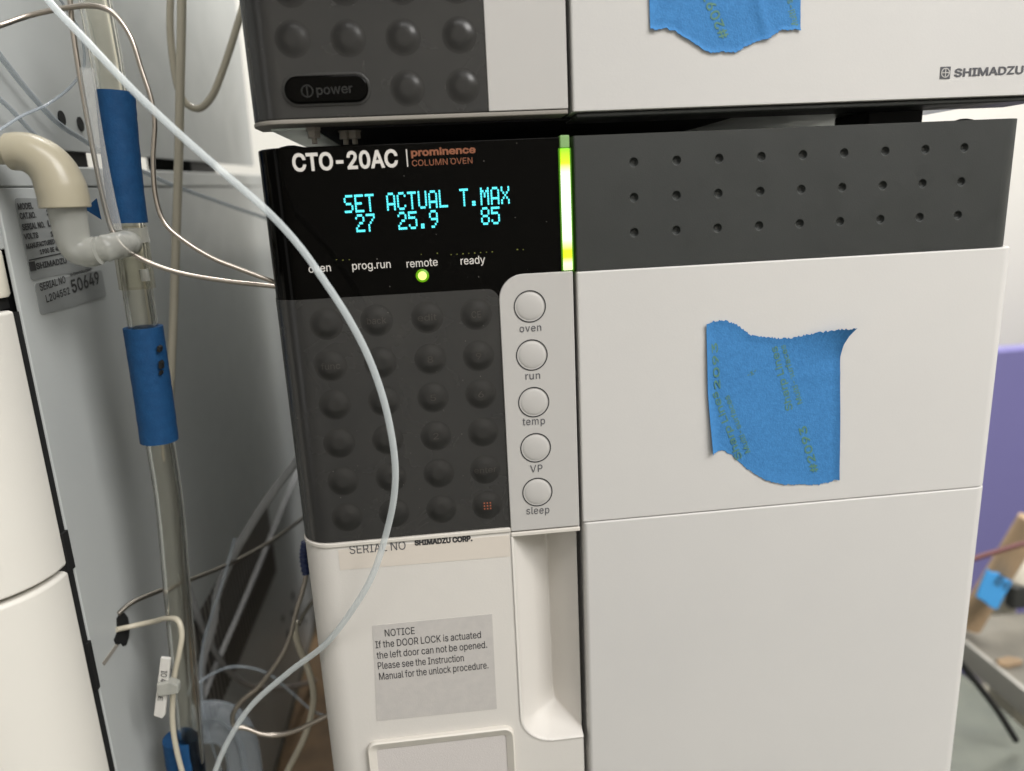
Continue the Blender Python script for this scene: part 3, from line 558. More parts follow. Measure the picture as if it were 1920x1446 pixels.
bm = dome_mesh(.0023, .0006); bm.transform(Matrix.Translation(p + Vector((0, -.0001, 0))))
led = obj('indicator_lamp', bm, M['led_ring'], panel, smooth=80)
bm = dome_mesh(.0015, .0004); bm.transform(Matrix.Translation(p + Vector((0, -.0006, 0))))
obj('lamp_core', bm, M['green_led'], led, smooth=80)
for px, py in [(846 + 11 * i, 477.5 - i * .75) for i in range(8)] + [(631, 487), (643, 488), (655, 487)] + [(790, 477), (820, 475), (970, 468), (981, 468)]:
    q = at(px, py); d = random.uniform(.00014, .00026)
    bm = bmesh.new(); box(bm, q.x - d, q.x + d, -.0002, .0001, q.z - d * .8, q.z + d * .8)
    obj('window_reflection', bm, M['reflection_glow'], panel, smooth=0)  # glowing dots painted in as reflections of the indicators

# dust on the dark window and keypad
def dust(n, x0, x1, z0, z1, y, parent, seed):
    rnd = random.Random(seed); bm = bmesh.new()
    for i in range(n):
        x, z, d = rnd.uniform(x0, x1), rnd.uniform(z0, z1), rnd.uniform(.00005, .00016)
        box(bm, x - d, x + d * rnd.uniform(.6, 1.6), y - .00006, y, z - d, z + d)
    tag(obj('dust', bm, M['dust'], parent, smooth=0), kind='stuff')
dust(14, .012, .093, .3735, .4195, -.0001, panel, 3)
dust(40, .010, .071, .287, .371, -.0003, pad, 4)
# status bar
bm = bmesh.new(); box(bm, .0954, XS + .0002, -.0012, .010, .3770, .4168)
sbar = obj('status_bar', bm, M['bar'], oven, bevel=.0003)
for x in (.09515, XS + .00045):
    bm = bmesh.new(); box(bm, x - .00022, x + .00022, -.0008, .010, .3768, .4169)
    obj('bar_edge', bm, M['bar_edge'], sbar, smooth=0)
bm = bmesh.new(); box(bm, .0954, XS + .0002, -.0012, .010, .41685, .4209)
obj('bar_cap', bm, M['bar_cap'], sbar, bevel=.0004)

# pale strip with the five round buttons
bm = bmesh.new()
x0, x1, z0, z1, r = .0729, XS + .0002, .2824, .3766, .0085
prism_y(bm, [(x1, z0), (x1, z1)] + arc(x0 + r, z1 - r, r, 90, 180, 10) + [(x0, z0)], -.0009, .001)
strip = obj('button_strip', bm, M['strip'], oven, bevel=.0003)
BT = [(993.5, 574, 30.5), (997, 665.5, 30), (1000, 753, 29.2), (1003.5, 838, 28.8), (1006.5, 921, 28.3)]
bx = sum(at(b[0], b[1]).x for b in BT) / 5
bz0, bz4 = at(993.5, 574).z, at(1006.5, 921).z
b0 = None
for i in range(5):
    p = Vector((bx, -.0009, bz0 + (bz4 - bz0) * i / 4))
    if b0 is None: b0 = k = obj('button', dome_mesh(.0052, .0005, n=40, power=3), M['strip'], strip, smooth=80)
    else: k = copy_obj(b0, p, strip)
    k.location = p + Vector((0, -.00012, 0)) - world_of(strip)
    bm = bmesh.new(); ring_y(bm, p, .00520, .00558, -.00104, -.0007)
    obj('button_ring', bm, M['ink'], k, smooth=0)
for s, a, b in (('oven', (974.5, 623), (1015, 620)), ('run', (985.5, 712), (1013, 710)), ('temp', (980, 797.5), (1022, 795)), ('VP', (994.5, 886), (1017.5, 884)), ('sleep', (987, 964.5), (1030, 962))):
    flet(s, a, b, 13.5, M['ink_grey'], strip, y=-.0009, bold=.002, spacing=1.1)

# cream lower column with the scooped grip
bm = bmesh.new(); prism_z(bm, left_profile(XL - .0003, .0728, -.0004, .030, .0118), ZB, ZP - .0022)
lower = obj('lower_front', bm, M['cream'], oven)
bm = bmesh.new(); prism_z(bm, left_profile(XL - .0005, .0728, -.0010, .029, .0120), ZP - .0022, ZP - .0006)
prism_z(bm, [(.0728, -.0010), (XS + .0004, -.0010), (XS + .0004, .012), (.0728, .012)], ZP - .0043, ZP - .0026)
obj('panel_lip', bm, M['cream_lip'], lower, bevel=.0004)
bm = bmesh.new(); box(bm, .0728, XS - .0004, -.0004, .030, ZB, .186)
obj('lower_corner', bm, M['cream'], lower)
def grip():
    x0, x1, zb, zt, rc = .0728, XS - .0004, .186, ZP - .0040, .013
    ob = .1905          # foot of the opening
    nx, nz = 64, 200
    bm = bmesh.new(); V = []
    for j in range(nz + 1):
        z = zb + (zt - zb) * j / nz; row = []
        for i in range(nx + 1):
            x = x0 + (x1 - x0) * (i / nx)
            dx, dz = x - (x0 + .0003), z - ob
            if dx < rc and dz < rc: d = rc - math.hypot(rc - dx, rc - dz)
            else: d = min(dx, dz)
            y = -.0004
            if d > 0:
                sm = lambda p, q, k: min(p, q) - max(k - abs(p - q), 0) ** 2 / (4 * k)
                t = min(dz / .015, 1)
                e = sm(1.26 * dx, .021 * math.sqrt(max(0, 1 - (1 - t) ** 2)), .010)
                e = sm(max(e, 0), 2.6 * d, .003)
                e = sm(e, .0035 + 1.5 * (x1 - x), .0010)
                y = -.0004 + max(0, e)
            y -= .0005 * math.exp(-(d / .0007) ** 2)
            row.append(bm.verts.new((x, y, z)))
        V.append(row)
    for j in range(nz):
        for i in range(nx):
            bm.faces.new((V[j][i], V[j][i + 1], V[j + 1][i + 1], V[j + 1][i]))
    return bm
obj('grip_recess', grip(), M['cream'], oven, smooth=70)

# labels on the lower column
YF = -.0004
def px_quad(corners, y, th=.00012):
    bm = bmesh.new(); P = [at(px, py, y) for px, py in corners]
    prism_y(bm, [(q.x, q.z) for q in P], y - th, y + .0002)
    return bm
serial = obj('serial_label', px_quad([(634, 1031), (955, 1003.5), (957, 1043), (638, 1069)], YF), M['label_film'], oven, smooth=0)
flet('SERIAL NO', (656, 1039), (761, 1030), 16, M['ink_grey'], serial, y=YF - .00012, off=.0001)
flet('SHIMADZU CORP.', (777.5, 1022.5), (886, 1014), 9.5, M['ink'], serial, y=YF - .00012, off=.0001, bold=.045)
notice = obj('notice_label', px_quad([(698, 1173), (922.5, 1151), (931.5, 1329), (706.5, 1352)], YF), M['notice'], oven, smooth=0)
for s, a, b in (('NOTICE', (722, 1193.5), (778, 1188.5)), ('If the DOOR LOCK is actuated', (704.5, 1215.5), (902, 1196)), ('the left door can not be opened.', (707, 1235.5), (913.5, 1214.5)),
                ('Please see the Instruction', (709, 1255), (870, 1239.5)), ('Manual for the unlock procedure.', (711.5, 1275), (916, 1253))):
    flet(s, a, b, 13, M['ink'], notice, y=YF - .00012, off=.0001, bold=.004)
# raised frame at the foot
def frame():
    bm = bmesh.new()
    a = at(689, 1390, -.002); b = at(962, 1360, -.002)
    o = round_rect(.0125, .0698, .055, .1995, .0035); i = round_rect(.0158, .0668, .058, .1958, .0012)
    L = []
    for pts, y in ((o, YF + .0005), (o, YF - .0016), ([((x - .041) * .985 + .041, (z - .127) * .994 + .127) for x, z in o], YF - .0021), (i, YF - .0008), (i, YF + .0005)):
        L.append([bm.verts.new((x, y, z)) for x, z in pts])
    n = len(o)
    for p, q in zip(L, L[1:]):
        for k in range(n): bm.faces.new((p[k], p[(k + 1) % n], q[(k + 1) % n], q[k]))
    return bm
fr = obj('raised_frame', frame(), M['cream_lip'], oven, smooth=40)
bm = bmesh.new(); prism_y(bm, [(.0155, .0575), (.0670, .0575), (.0670, .196), (.0155, .196)], YF - .0005, YF + .0004)
obj('frame_insert', bm, M['insert'], fr, smooth=0)

# door: dark dimpled band, middle panel, lower panel
door = obj('door_core', (lambda b: (box(b, XD + .001, XR - .004, .012, .030, ZB, ZT - .001), b)[1])(bmesh.new()), M['band'], oven)
DR = [[(1188, 305), (1269, 301), (1347, 297), (1427, 294), (1505, 290), (1583, 287), (1659, 283), (1735, 281), (1808, 278)],
      [(1189, 371), (1268, 367), (1347, 363), (1425, 360), (1502, 355), (1579, 351), (1655, 348), (1730, 344), (1802, 341)],
      [(1189, 437), (1268, 432), (1346, 428), (1424, 423), (1500, 419), (1575, 415), (1652, 411), (1724, 408), (1796, 405)]]
dxs = [sum(at(*DR[r][c]).x for r in range(3)) / 3 for c in range(9)]
dzs = [sum(at(*DR[r][c]).z for c in range(9)) / 9 for r in range(3)]
def dimple_band():
    z0, z1 = .3764, ZT
    bm = bmesh.new()
    prof = right_profile(XD, XR - .0012, 0, .030, .0075)
    a = [bm.verts.new((x, y, z0)) for x, y in prof]; b = [bm.verts.new((x, y, z1)) for x, y in prof]
    n = len(prof)
    for i in range(n):
        p, q = prof[i], prof[(i + 1) % n]
        if abs(p[1]) < 1e-7 and abs(q[1]) < 1e-7: continue          # the flat front is the dimpled sheet
        bm.faces.new((a[i], a[(i + 1) % n], b[(i + 1) % n], b[i]))
    bm.faces.new(a[::-1]); bm.faces.new(b)
    fx0, fx1 = XD + .0008, XR - .0012 - .0075
    sx, sz = (dxs[1] - dxs[0]) / 2, (dzs[0] - dzs[1]) / 2
    ex = [fx0] + [dxs[0] - sx] + [(p + q) / 2 for p, q in zip(dxs, dxs[1:])] + [dxs[-1] + sx] + [fx1]
    zs = sorted(dzs)
    ez = [z0] + [zs[0] - sz] + [(p + q) / 2 for p, q in zip(zs, zs[1:])] + [zs[-1] + sz] + [z1]
    G = {}
    def gv(x, z, y=0.):
        k = (round(x, 6), round(z, 6), round(y, 6))
        if k not in G: G[k] = bm.verts.new((x, y, z))
        return G[k]
    for i in range(len(ex) - 1):
        for j in range(len(ez) - 1):
            xa, xb, za, zb = ex[i], ex[i + 1], ez[j], ez[j + 1]
            if not (1 <= i <= 9 and 1 <= j <= 3):
                bm.faces.new((gv(xa, za), gv(xb, za), gv(xb, zb), gv(xa, zb))); continue
            cx, cz = dxs[i - 1], zs[j - 1]
            N = 16; r = .00148
            sq = []
            for k in range(N):
                t = 2 * math.pi * k / N + math.pi / 4
                c, s = math.cos(t), math.sin(t); mxx = max(abs(c), abs(s))
                px, pz = c / mxx, s / mxx
                sq.append(gv(xb if px > .999 else xa if px < -.999 else (cx + px * (xb - cx if px > 0 else cx - xa)), zb if pz > .999 else za if pz < -.999 else (cz + pz * (zb - cz if pz > 0 else cz - za))))
            prev = sq
            for rr, yy in ((r * 1.12, 0), (r, .00012), (r * .8, .0008), (r * .45, .0013)):
                ring = [bm.verts.new((cx + rr * math.cos(2 * math.pi * k / N + math.pi / 4), yy, cz + rr * math.sin(2 * math.pi * k / N + math.pi / 4))) for k in range(N)]
                for k in range(N): bm.faces.new((prev[k], prev[(k + 1) % N], ring[(k + 1) % N], ring[k]))
                prev = ring
            bm.faces.new(prev)
    bmesh.ops.remove_doubles(bm, verts=bm.verts, dist=1e-6)
    return bm
obj('door_band', dimple_band(), M['band'], oven, smooth=20)
bm = bmesh.new(); prism_z(bm, right_profile(XD, XR, -.0006, .030, .0055), .28325, .3762)
obj('door_panel', bm, M['door'], oven, bevel=.0006)
bm = bmesh.new(); prism_z(bm, right_profile(XD + .0002, XR, -.0008, .030, .0055, e=.0018), ZB, .2831)
obj('lower_door_panel', bm, M['door'], oven, bevel=.0006)
# cap screws on the top edge
for px, py, s, mt in ((1806, 226, .0052, 'dark_steel'), (546, 276, .0060, 'black')):
    c = at(px, py, .018); bm = bmesh.new()
    lathe_x(bm, [(-.003, s), (.0, s), (.0014, s * .9), (.0024, s * .62), (.0029, s * .25)], Vector((c.x, .018, ZT - .001)), (0, 0, 1))
    obj('top_screw', bm, M[mt], oven, smooth=60)

# ------------------------------------------------------------------ upper module of the right stack
UZ = .4278
upper = thing('pump_module', (.13, .2, UZ), 'beige module with charcoal keypad and oval power key, upper box of the right stack', 'lab instrument')
bm = bmesh.new(); box(bm, XL + .001, XR + .003, .022, .42, UZ + .0006, .62)
obj('case', bm, M['case'], upper, bevel=.0008)
bm = bmesh.new(); box(bm, XL + .004, XR - .002, .026, .415, UZ - .0002, UZ + .0005)
obj('bottom_plate', bm, M['zinc'], upper, smooth=0)
bm = bmesh.new(); box(bm, .016, .165, .012, .40, UZ - .0010, UZ - .0003)
obj('dark_sheet', bm, M['gap'], upper, smooth=0)  # flat dark sheet under the middle of the bottom plate
bm = bmesh.new(); prism_z(bm, left_profile(XL, XS, 0, .024, .0115), UZ + .0012, .60)
upad = obj('keypad', bm, M['membrane'], upper, bevel=.0004)
bm = bmesh.new(); prism_z(bm, left_profile(XL - .0002, XS + .0002, -.0003, .022, .0117), UZ - .0003, UZ + .0011)
obj('front_lip', bm, M['lip'], upper, bevel=.0004)
bm = bmesh.new(); box(bm, .0727, XS + .0002, -.0005, .001, UZ + .0013, .60)
obj('pale_strip', bm, M['strip'], upper, bevel=.0003)
bm = bmesh.new(); box(bm, XS + .0003, XD, .006, .03, UZ, .60)
obj('door_gap', bm, M['gap'], upper, smooth=0)
bm = bmesh.new(); prism_z(bm, right_profile(XD + .0002, XR + .007, -.0005, .016, .004), UZ + .0002, .60)
udoor = obj('door', bm, M['door'], upper, bevel=.0004)
bm = bmesh.new(); prism_z(bm, right_profile(XD + .0015, XR + .0058, .0008, .021, .006), UZ - .0016, UZ)
obj('door_rail', bm, M['band'], upper, bevel=.0006)
UK = [[(544, -22), (646, -25), (752, -27), (855, -29)], [(549, 73.5), (653, 72), (756, 70), (861, 66)], [None, None, (764, 166), (868, 162)]]
for r in range(3):
    for c in range(4):
        if UK[r][c]:
            p = at(*UK[r][c])
            k = copy_obj(key0, p, upad)
            k.location = p + Vector((0, -KH / 2 - .00004, 0)) - world_of(upad)
c = at(613, 168)
bm = bmesh.new(); prism_y(bm, round_rect(c.x - .0137, c.x + .0137, c.z - .0049, c.z + .0049, .0048, 8), -.0004, .0005)
rim = obj('power_key_rim', bm, M['membrane'], upad, bevel=.0003)
bm = bmesh.new(); prism_y(bm, round_rect(c.x - .0129, c.x + .0129, c.z - .0041, c.z + .0041, .0040, 8), -.0014, .0002)
pk = obj('power_key', bm, M['black_glass'], upad, bevel=.0008, seg=3)
flet('power', (594, 178), (662, 174), 17, M['power_ink'], pk, y=-.0014, bold=.012, off=.0002)
q = at(576, 171, -.0014); bm = bmesh.new(); ring_y(bm, q, .0015, .0019, -.0016, -.0013, 24); box(bm, q.x - .0002, q.x + .0002, -.0016, -.0013, q.z - .0015, q.z + .0015)
obj('power_symbol', bm, M['power_ink'], pk, smooth=0)
# maker's mark
a, b = at(1761.5, 148.5, -.0005), at(1782.5, 125, -.0005)
bm = bmesh.new(); box(bm, a.x, b.x, -.00065, -.0003, a.z, b.z)
logo = obj('emblem', bm, M['ink_grey'], udoor, smooth=0)
q = (a + b) / 2; s = (b.x - a.x) / 2
bm = bmesh.new(); ring_y(bm, q, s * .68, s * .86, -.00075, -.0006, 32)
box(bm, q.x - s * .09, q.x + s * .09, -.00078, -.0006, q.z - s * .7, q.z + s * .7); box(bm, q.x - s * .7, q.x + s * .7, -.00077, -.0006, q.z - s * .09, q.z + s * .09)
obj('emblem_cross', bm, M['strip'], logo, smooth=0)
flet('SHIMADZU', (1788.5, 144), (1918, 138), 14.2, M['ink_grey'], udoor, y=-.0005, bold=.025)
# feet and bolts under it
a, b = at(1629, 210, .03), at(1732, 210, .03)
bm = bmesh.new(); box(bm, a.x, b.x, .03, .055, ZT - .001, UZ)
obj('foot', bm, M['black'], upper, bevel=.0008)
for px in (588, 647, 664):
    q = at(px, 248, .012 if px < 600 else .020)
    bm = bmesh.new()
    lathe_x(bm, [(-.0052, .0010), (-.0034, .0010), (-.0034, .0019), (-.0034, .0022), (-.0012, .0022), (-.0012, .0026), (0, .0026)], Vector((q.x, q.y, UZ - .0003)), (0, 0, 1), 6)
    obj('bolt', bm, M['dark_steel'], upper, smooth=0)
# bent zinc bracket at the near left corner
bm = bmesh.new(); prism_z(bm, [(.0015, .012), (.0155, .012), (.0155, .30), (.0015, .30)], UZ - .0009, UZ - .0003)
obj('side_plate', bm, M['zinc'], upper, smooth=0)

# ------------------------------------------------------------------ left stack, lower cabinet
LX = -.09                 # the side panels of the left stack that face the gap
left = thing('detector_cabinet', (-.22, .2, 0), 'white cabinet with silver label plate on its side, lower box of the left stack', 'lab instrument')
LZ = .4225
def side_poly(px, off=.0002, x=LX, back=.0005):
    """flat sheet on the side plane, outline in photo pixels"""
    P = [atx(u, v, x) for u, v in px]
    bm = bmesh.new()
    a = [bm.verts.new((x - back, p.y, p.z)) for p in P]; b = [bm.verts.new((x + off, p.y, p.z)) for p in P]
    n = len(P)
    for i in range(n): bm.faces.new((a[i], a[(i + 1) % n], b[(i + 1) % n], b[i]))
    bm.faces.new(a[::-1]); bm.faces.new(b)
    return bm
def yz_sheet(pts, x0, x1):
    bm = bmesh.new()
    a = [bm.verts.new((x0, y, z)) for y, z in pts]; b = [bm.verts.new((x1, y, z)) for y, z in pts]
    n = len(pts)
    for i in range(n): bm.faces.new((a[i], a[(i + 1) % n], b[(i + 1) % n], b[i]))
    bm.faces.new(a[::-1]); bm.faces.new(b)
    return bm
def yz(px, py, x=LX):
    p = atx(px, py, x); return (p.y, p.z)
YB = .470                 # back of the lower left cabinet
bm = bmesh.new(); box(bm, -.350, LX - .002, .022, YB - .002, .004, .4120)
obj('inner_chassis', bm, M['black'], left, smooth=0)
e0, e1 = yz(12, 352.8), yz(500, 351.2)
side = obj('side_panel', yz_sheet([(.0172, .006), (YB, .006), (YB, e1[1] + (YB - e1[0]) * (e1[1] - e0[1]) / (e1[0] - e0[0])), (.0172, e0[1])], LX - .0015, LX), M['case'], left, bevel=.0004)
c0, c1, d0, d1 = yz(0, 351.4), yz(500, 349.6), yz(0, 306), yz(500, 329)
ext = lambda p, q, y: (y, p[1] + (y - p[0]) * (q[1] - p[1]) / (q[0] - p[0]))
obj('top_cover', yz_sheet([ext(c0, c1, .012), ext(c0, c1, YB), ext(d0, d1, YB), ext(d0, d1, .012)], -.352, LX + .0003), M['case'], left, bevel=.0008)
# front doors: rounded towards the side panel
def ldoor(z0, z1, y1=.0138):
    r = .030; x1 = LX - .0004
    bm = bmesh.new()
    prism_z(bm, [(-.35, y1), (-.35, -.018)] + arc(x1 - r, -.018 + r, r, 270, 360, 16) + [(x1, y1)], z0, z1)
    return bm
obj('upper_door', ldoor(.2785, .3730), M['case_door'], left, bevel=.0012)
obj('lower_door', ldoor(.020, .2768), M['case_door'], left, bevel=.0022, seg=3)
bm = bmesh.new(); box(bm, -.35, LX - .003, -.012, .0165, .3735, .3925)
obj('front_recess', bm, M['gap'], left, smooth=0)
bm = bmesh.new(); box(bm, -.351, LX - .0006, -.004, .0168, .3930, LZ - .0085)
obj('front_rail', bm, M['case'], left, bevel=.0006)
a = atx(9, 520, LX - .001)
bm = bmesh.new(); lathe_x(bm, [(-.0085, .0036), (-.0075, .0042), (.0065, .0042), (.0072, .0036)], Vector((LX - .0045, a.y - .001, a.z + .002)), (0, 0, 1))
obj('hinge_pin', bm, M['white_part'], left)
bm = bmesh.new(); box(bm, LX - .003, LX - .0008, .0122, .0172, .010, .372)
obj('door_gap', bm, M['gap'], left, smooth=0)
# hinge notches beside the doors
for (px, py), (qx, qy) in (((118, 1000), (141, 1062)), ((165, 1205), (190, 1283))):
    a, b = atx(px, py), atx(qx, qy)
    bm = bmesh.new(); box(bm, LX - .004, LX + .0003, min(a.y, b.y) - .001, .0172, b.z, a.z)
    obj('hinge_notch', bm, M['gap'], left, smooth=0)
def side_rect(y0, y1, z0, z1, r, off=.0002, x=LX):
    bm = bmesh.new(); pts = round_rect(y0, y1, z0, z1, r, 5)
    a = [bm.verts.new((x - .0005, p, q)) for p, q in pts]; b = [bm.verts.new((x + off, p, q)) for p, q in pts]
    n = len(pts)
    for i in range(n): bm.faces.new((a[i], a[(i + 1) % n], b[(i + 1) % n], b[i]))
    bm.faces.new(a[::-1]); bm.faces.new(b)
    return bm
plate = obj('type_plate', side_rect(.0270, .0740, .3815, .4098, .002), M['plate'], left, smooth=0)
XT = LX + .0002
for t, a, b, c in (('MODEL', (33.6, 393), (62, 391), 11), ('CAT.NO.', (37.5, 411), (67.5, 408), 11), ('SERIAL NO.', (41.8, 432), (84, 426), 11), ('L2', (90, 425), (103, 423), 11), ('2', (87, 403.5), (96, 402), 10),
                   ('VOLTS', (45, 449), (72, 445.5), 10), ('100', (95, 443.5), (113, 441), 9), ('MANUFACTURED BY', (49.5, 467), (112, 455), 9), ('1900 SE 4th AV', (75, 477), (124, 467), 8.5), ('SHIMADZU', (68, 505), (125, 493), 11)):
    slet(t, a, b, c, M['ink'], plate, x=XT, bold=.03 if t == 'SHIMADZU' else .034)
bm = side_poly([(53.5, 489.5), (125, 473.5), (125, 471.5), (53.5, 487)], .0004); obj('rule_line', bm, M['ink'], plate, smooth=0)
a, b = atx(56, 509), atx(63, 490)
bm = bmesh.new(); box(bm, LX, XT + .0002, a.y, b.y, a.z, b.z); e = obj('emblem', bm, M['ink'], plate, smooth=0)
plate2 = obj('serial_sticker', side_rect(.0287, .0850, .3688, .3803, .0018), M['plate'], left, smooth=0)
slet('SERIAL NO', (75.4, 546), (123, 530), 14, M['ink'], plate2, x=XT, bold=.014)
slet('L204552', (87, 567.5), (131, 551), 14, M['ink'], plate2, x=XT, bold=.014)
slet('50649', (135.6, 549.5), (187, 530.5), 24, M['ink'], plate2, x=XT, bold=.02)
slet('SHIMADZU CORP', (131, 518.5), (172, 506.5), 4.5, M['ink'], plate2, x=XT, bold=.03)
# cable port with its slanted slit
a = atx(230, 1172)
bm = bmesh.new(); 
port_pts = [(218, 1160), (224, 1151), (232, 1149), (239, 1158), (242, 1175), (241, 1195), (236, 1210), (230, 1212), (226, 1207), (217, 1210), (213, 1200), (219, 1185)]
obj('cable_port', side_poly(port_pts, .0003), M['gap'], left, smooth=0)
obj('slit', side_poly([(191, 1243), (218, 1206), (222, 1210), (195, 1248)], .0003), M['lip'], left, smooth=0)
# louvres at the rear of the side panel
bm = bmesh.new(); gz0, gz1, gy0, gy1 = .124, .190, .105, .300
box(bm, LX - .0005, LX + .0002, gy0, gy1, gz0, gz1)
gr = obj('vent_grille', bm, M['gap'], left, smooth=0)
bm = bmesh.new()
n = 30
for i in range(n + 1):
    y = gy0 + (gy1 - gy0) * i / n
    box(bm, LX, LX + .0005, y - .0014, y + .0014, gz0, gz1)
obj('louvre', bm, mat('louvre_metal', (.20, .185, .165, 1), .5), gr, smooth=0)
for px, py, s in ((549, 1118, .004), (548, 1150, .003), (575, 1140, .0028), (572, 1165, .003), (540, 1190, .004), (530, 1160, .003)):
    a = atx(px, py); bm = bmesh.new(); lathe_x(bm, [(-.0003, s), (.0003, s)], Vector((LX, a.y, a.z)), (1, 0, 0), 16)
    obj('screw_hole', bm, M['gap'], left, smooth=0)
# left stack, upper cabinet
ul = thing('upper_cabinet', (-.22, .2, .4245), 'grey cabinet with two dark holes in its side, upper box of the left stack', 'lab instrument')
u0, u1 = yz(122, 283), yz(476, 311.5)
up = obj('side_panel', yz_sheet([ext(u0, u1, -.02), u1, yz(446, 30), (yz(446, 30)[0], .68), (-.02, .68)], LX - .0015, LX), M['case'], ul, bevel=.0004)
bm = bmesh.new(); box(bm, -.35, LX - .002, .02, .400, .475, .66); obj('chassis', bm, M['case'], ul, smooth=0)
for px, py in ((115, 222), (150, 233)):
    a = atx(px, py); bm = bmesh.new(); lathe_x(bm, [(-.0003, .0029), (.0004, .0029)], Vector((LX, a.y, a.z)), (1, 0, 0), 24)
    obj('hole', bm, M['gap'], ul, smooth=0)
for p0, p1 in ((88, 166), (356, 404)):
    bm = bmesh.new(); y0, y1 = yz(p0, 300, LX - .004)[0], yz(p1, 305, LX - .004)[0]
    box(bm, LX - .030, LX - .004, y0, y1, yz(p1, 318)[1] - .006, .475); obj('foot', bm, M['black'], ul, bevel=.001)

# brown board between the stacks
bm = bmesh.new(); box(bm, -.089, .02, .0, .56, .0005, .004)
tag(obj('wooden_board', bm, M['board'], bevel=.0006), 'dark brown wooden board lying on the bench between the two stacks', 'board')

# ------------------------------------------------------------------ tubing
def line(name, pts, y, r, material, label, cat, group=None, n=12, per=10):
    bm = bmesh.new(); tube(bm, spline(px_path(pts, y), per), r, n)
    return tag(obj(name, bm, M[material], smooth=80), label, cat, group)

line('plastic_tube', [(70, -40, .012), (90, 0, .008), (160, 75, 0), (250, 170, -.008), (340, 255, -.013), (420, 325, -.016), (500, 395, -.018), (560, 460, -.019), (610, 530, -.020), (655, 600, -.021), (693, 675, -.021),
      (722, 760, -.021), (739, 850, -.020), (740, 920, -.019), (727, 990, -.017), (700, 1075, -.014), (663, 1140, -.009), (610, 1208, -.0006), (540, 1262, .010), (470, 1325, .020), (425, 1395, .026), (398, 1460, .030)],
     0, .00112, 'ptfe', 'milky white plastic tube looping across the keypad of the column oven', 'tube', n=20)

line('steel_capillary', [(-12, 52, .02), (0, 48, .02), (60, 28), (130, 14), (180, 12), (215, 28), (245, 70), (265, 130), (283, 185), (290, 230), (287, 300), (292, 370), (310, 420), (350, 455), (400, 485), (450, 505), (512, 528), (545, 540, .03)],
     .025, .00085, 'steel', 'steel capillary arching over the clear drain tube at upper left', 'capillary')
line('steel_capillary', [(130, -12), (137, 60), (150, 145), (165, 230), (182, 320), (200, 400), (215, 440), (240, 470), (290, 497), (350, 515), (430, 528), (512, 537), (545, 541)],
     .028, .00085, 'steel', 'steel capillary running down inside the clear sleeve', 'capillary')
# clear sleeve round it
bm = bmesh.new(); tube(bm, spline(px_path([(162, 128), (172, 200), (187, 290), (203, 370), (217, 432)], .028), 10), .0022, 16, caps=False)
tag(obj('clear_sleeve', bm, M['clear_thin'], smooth=80), 'clear plastic sleeve slit over the steel capillary left of the upper blue wrap', 'sleeve')

# drain tube with its wraps and fittings
AX = [(172, -30), (190, 60), (204, 140), (216, 220), (230, 330), (244, 430), (256, 530), (268, 610), (283, 720), (300, 830), (318, 950), (334, 1130), (349, 1300), (364, 1470)]
YT = .040
drain = spline(px_path(AX, YT), 8)
bm = bmesh.new(); tube(bm, drain, .0053, 32, caps=False); bmesh.ops.recalc_face_normals(bm, faces=bm.faces)
outer = len(bm.faces)
tube(bm, drain, .0037, 32, caps=False)
bmw = bm.copy(); bm.free()
me = D.meshes.new('drain_tube'); bm = bmw; bm.faces.ensure_lookup_table()
ctr = lambda f: min(drain, key=lambda p: (p - f.calc_center_median()).length)
for i, f in enumerate(bm.faces):
    f.normal_update(); out = (f.calc_center_median() - ctr(f)).dot(f.normal) > 0
    if out != (i < outer): f.normal_flip()
bm.to_mesh(me); bm.free()
dr = tag(obj('drain_tube', me, M['vinyl'], smooth=80), 'thick clear vinyl drain tube hanging in the gap between the stacks', 'tube')
def sub(pts, y=YT, per=8): return spline(px_path(pts, y), per)
def wrap(pts, r, label, flag=None, jag=.0):
    bm = bmesh.new(); path = sub(pts)
    tube(bm, path, [r * (1 + .006 * math.sin(i * 1.7) + random.uniform(-.008, .008)) for i in range(len(path))], 28)
    return tag(obj('tape_wrap', bm, M['tape_shaded'], smooth=60), label, 'tape', 'blue tape wrapped on the drain tube')
wrap([(216, 172), (222, 240), (232, 340), (242, 418)], .0064, 'upper shade-darkened blue tape wrap with a loose flag, beside the ivory elbow')
wrap([(268, 613), (276, 665), (288, 745), (299, 826)], .0070, 'middle shade-darkened blue tape wrap with pen marks on the drain tube')
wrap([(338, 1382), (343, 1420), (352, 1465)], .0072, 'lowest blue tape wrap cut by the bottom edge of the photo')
bm = bmesh.new()
P = [at(158, 392, .043), at(181, 372, .043), at(190, 412, .043)]
a = [bm.verts.new(p) for p in P]; b = [bm.verts.new(p + Vector((0, .0003, 0))) for p in P]
for i in range(3): bm.faces.new((a[i], a[(i + 1) % 3], b[(i + 1) % 3], b[i]))
bm.faces.new(a); bm.faces.new(b[::-1])
tag(obj('tape_scrap', bm, M['tape_shaded'], smooth=0), 'small triangle of blue tape stuck beside the ivory elbow', 'tape')
# pen marks on the middle wrap
mid = D.objects['tape_wrap.001']
for px, py, rx, ry in ((297, 655, 3, 6), (300, 685, 3, 8), (300, 700, 2, 4)):
    c = at(px, py, YT - .0059); bm = bmesh.new()
    prism_y(bm, [(c.x + rx * .0002 * math.cos(R(t)) * (1 + .3 * math.sin(3 * t)), c.z + ry * .0002 * math.sin(R(t))) for t in range(0, 360, 30)], c.y, c.y + .003)
    obj('pen_mark', bm, M['gap'], mid, smooth=0)

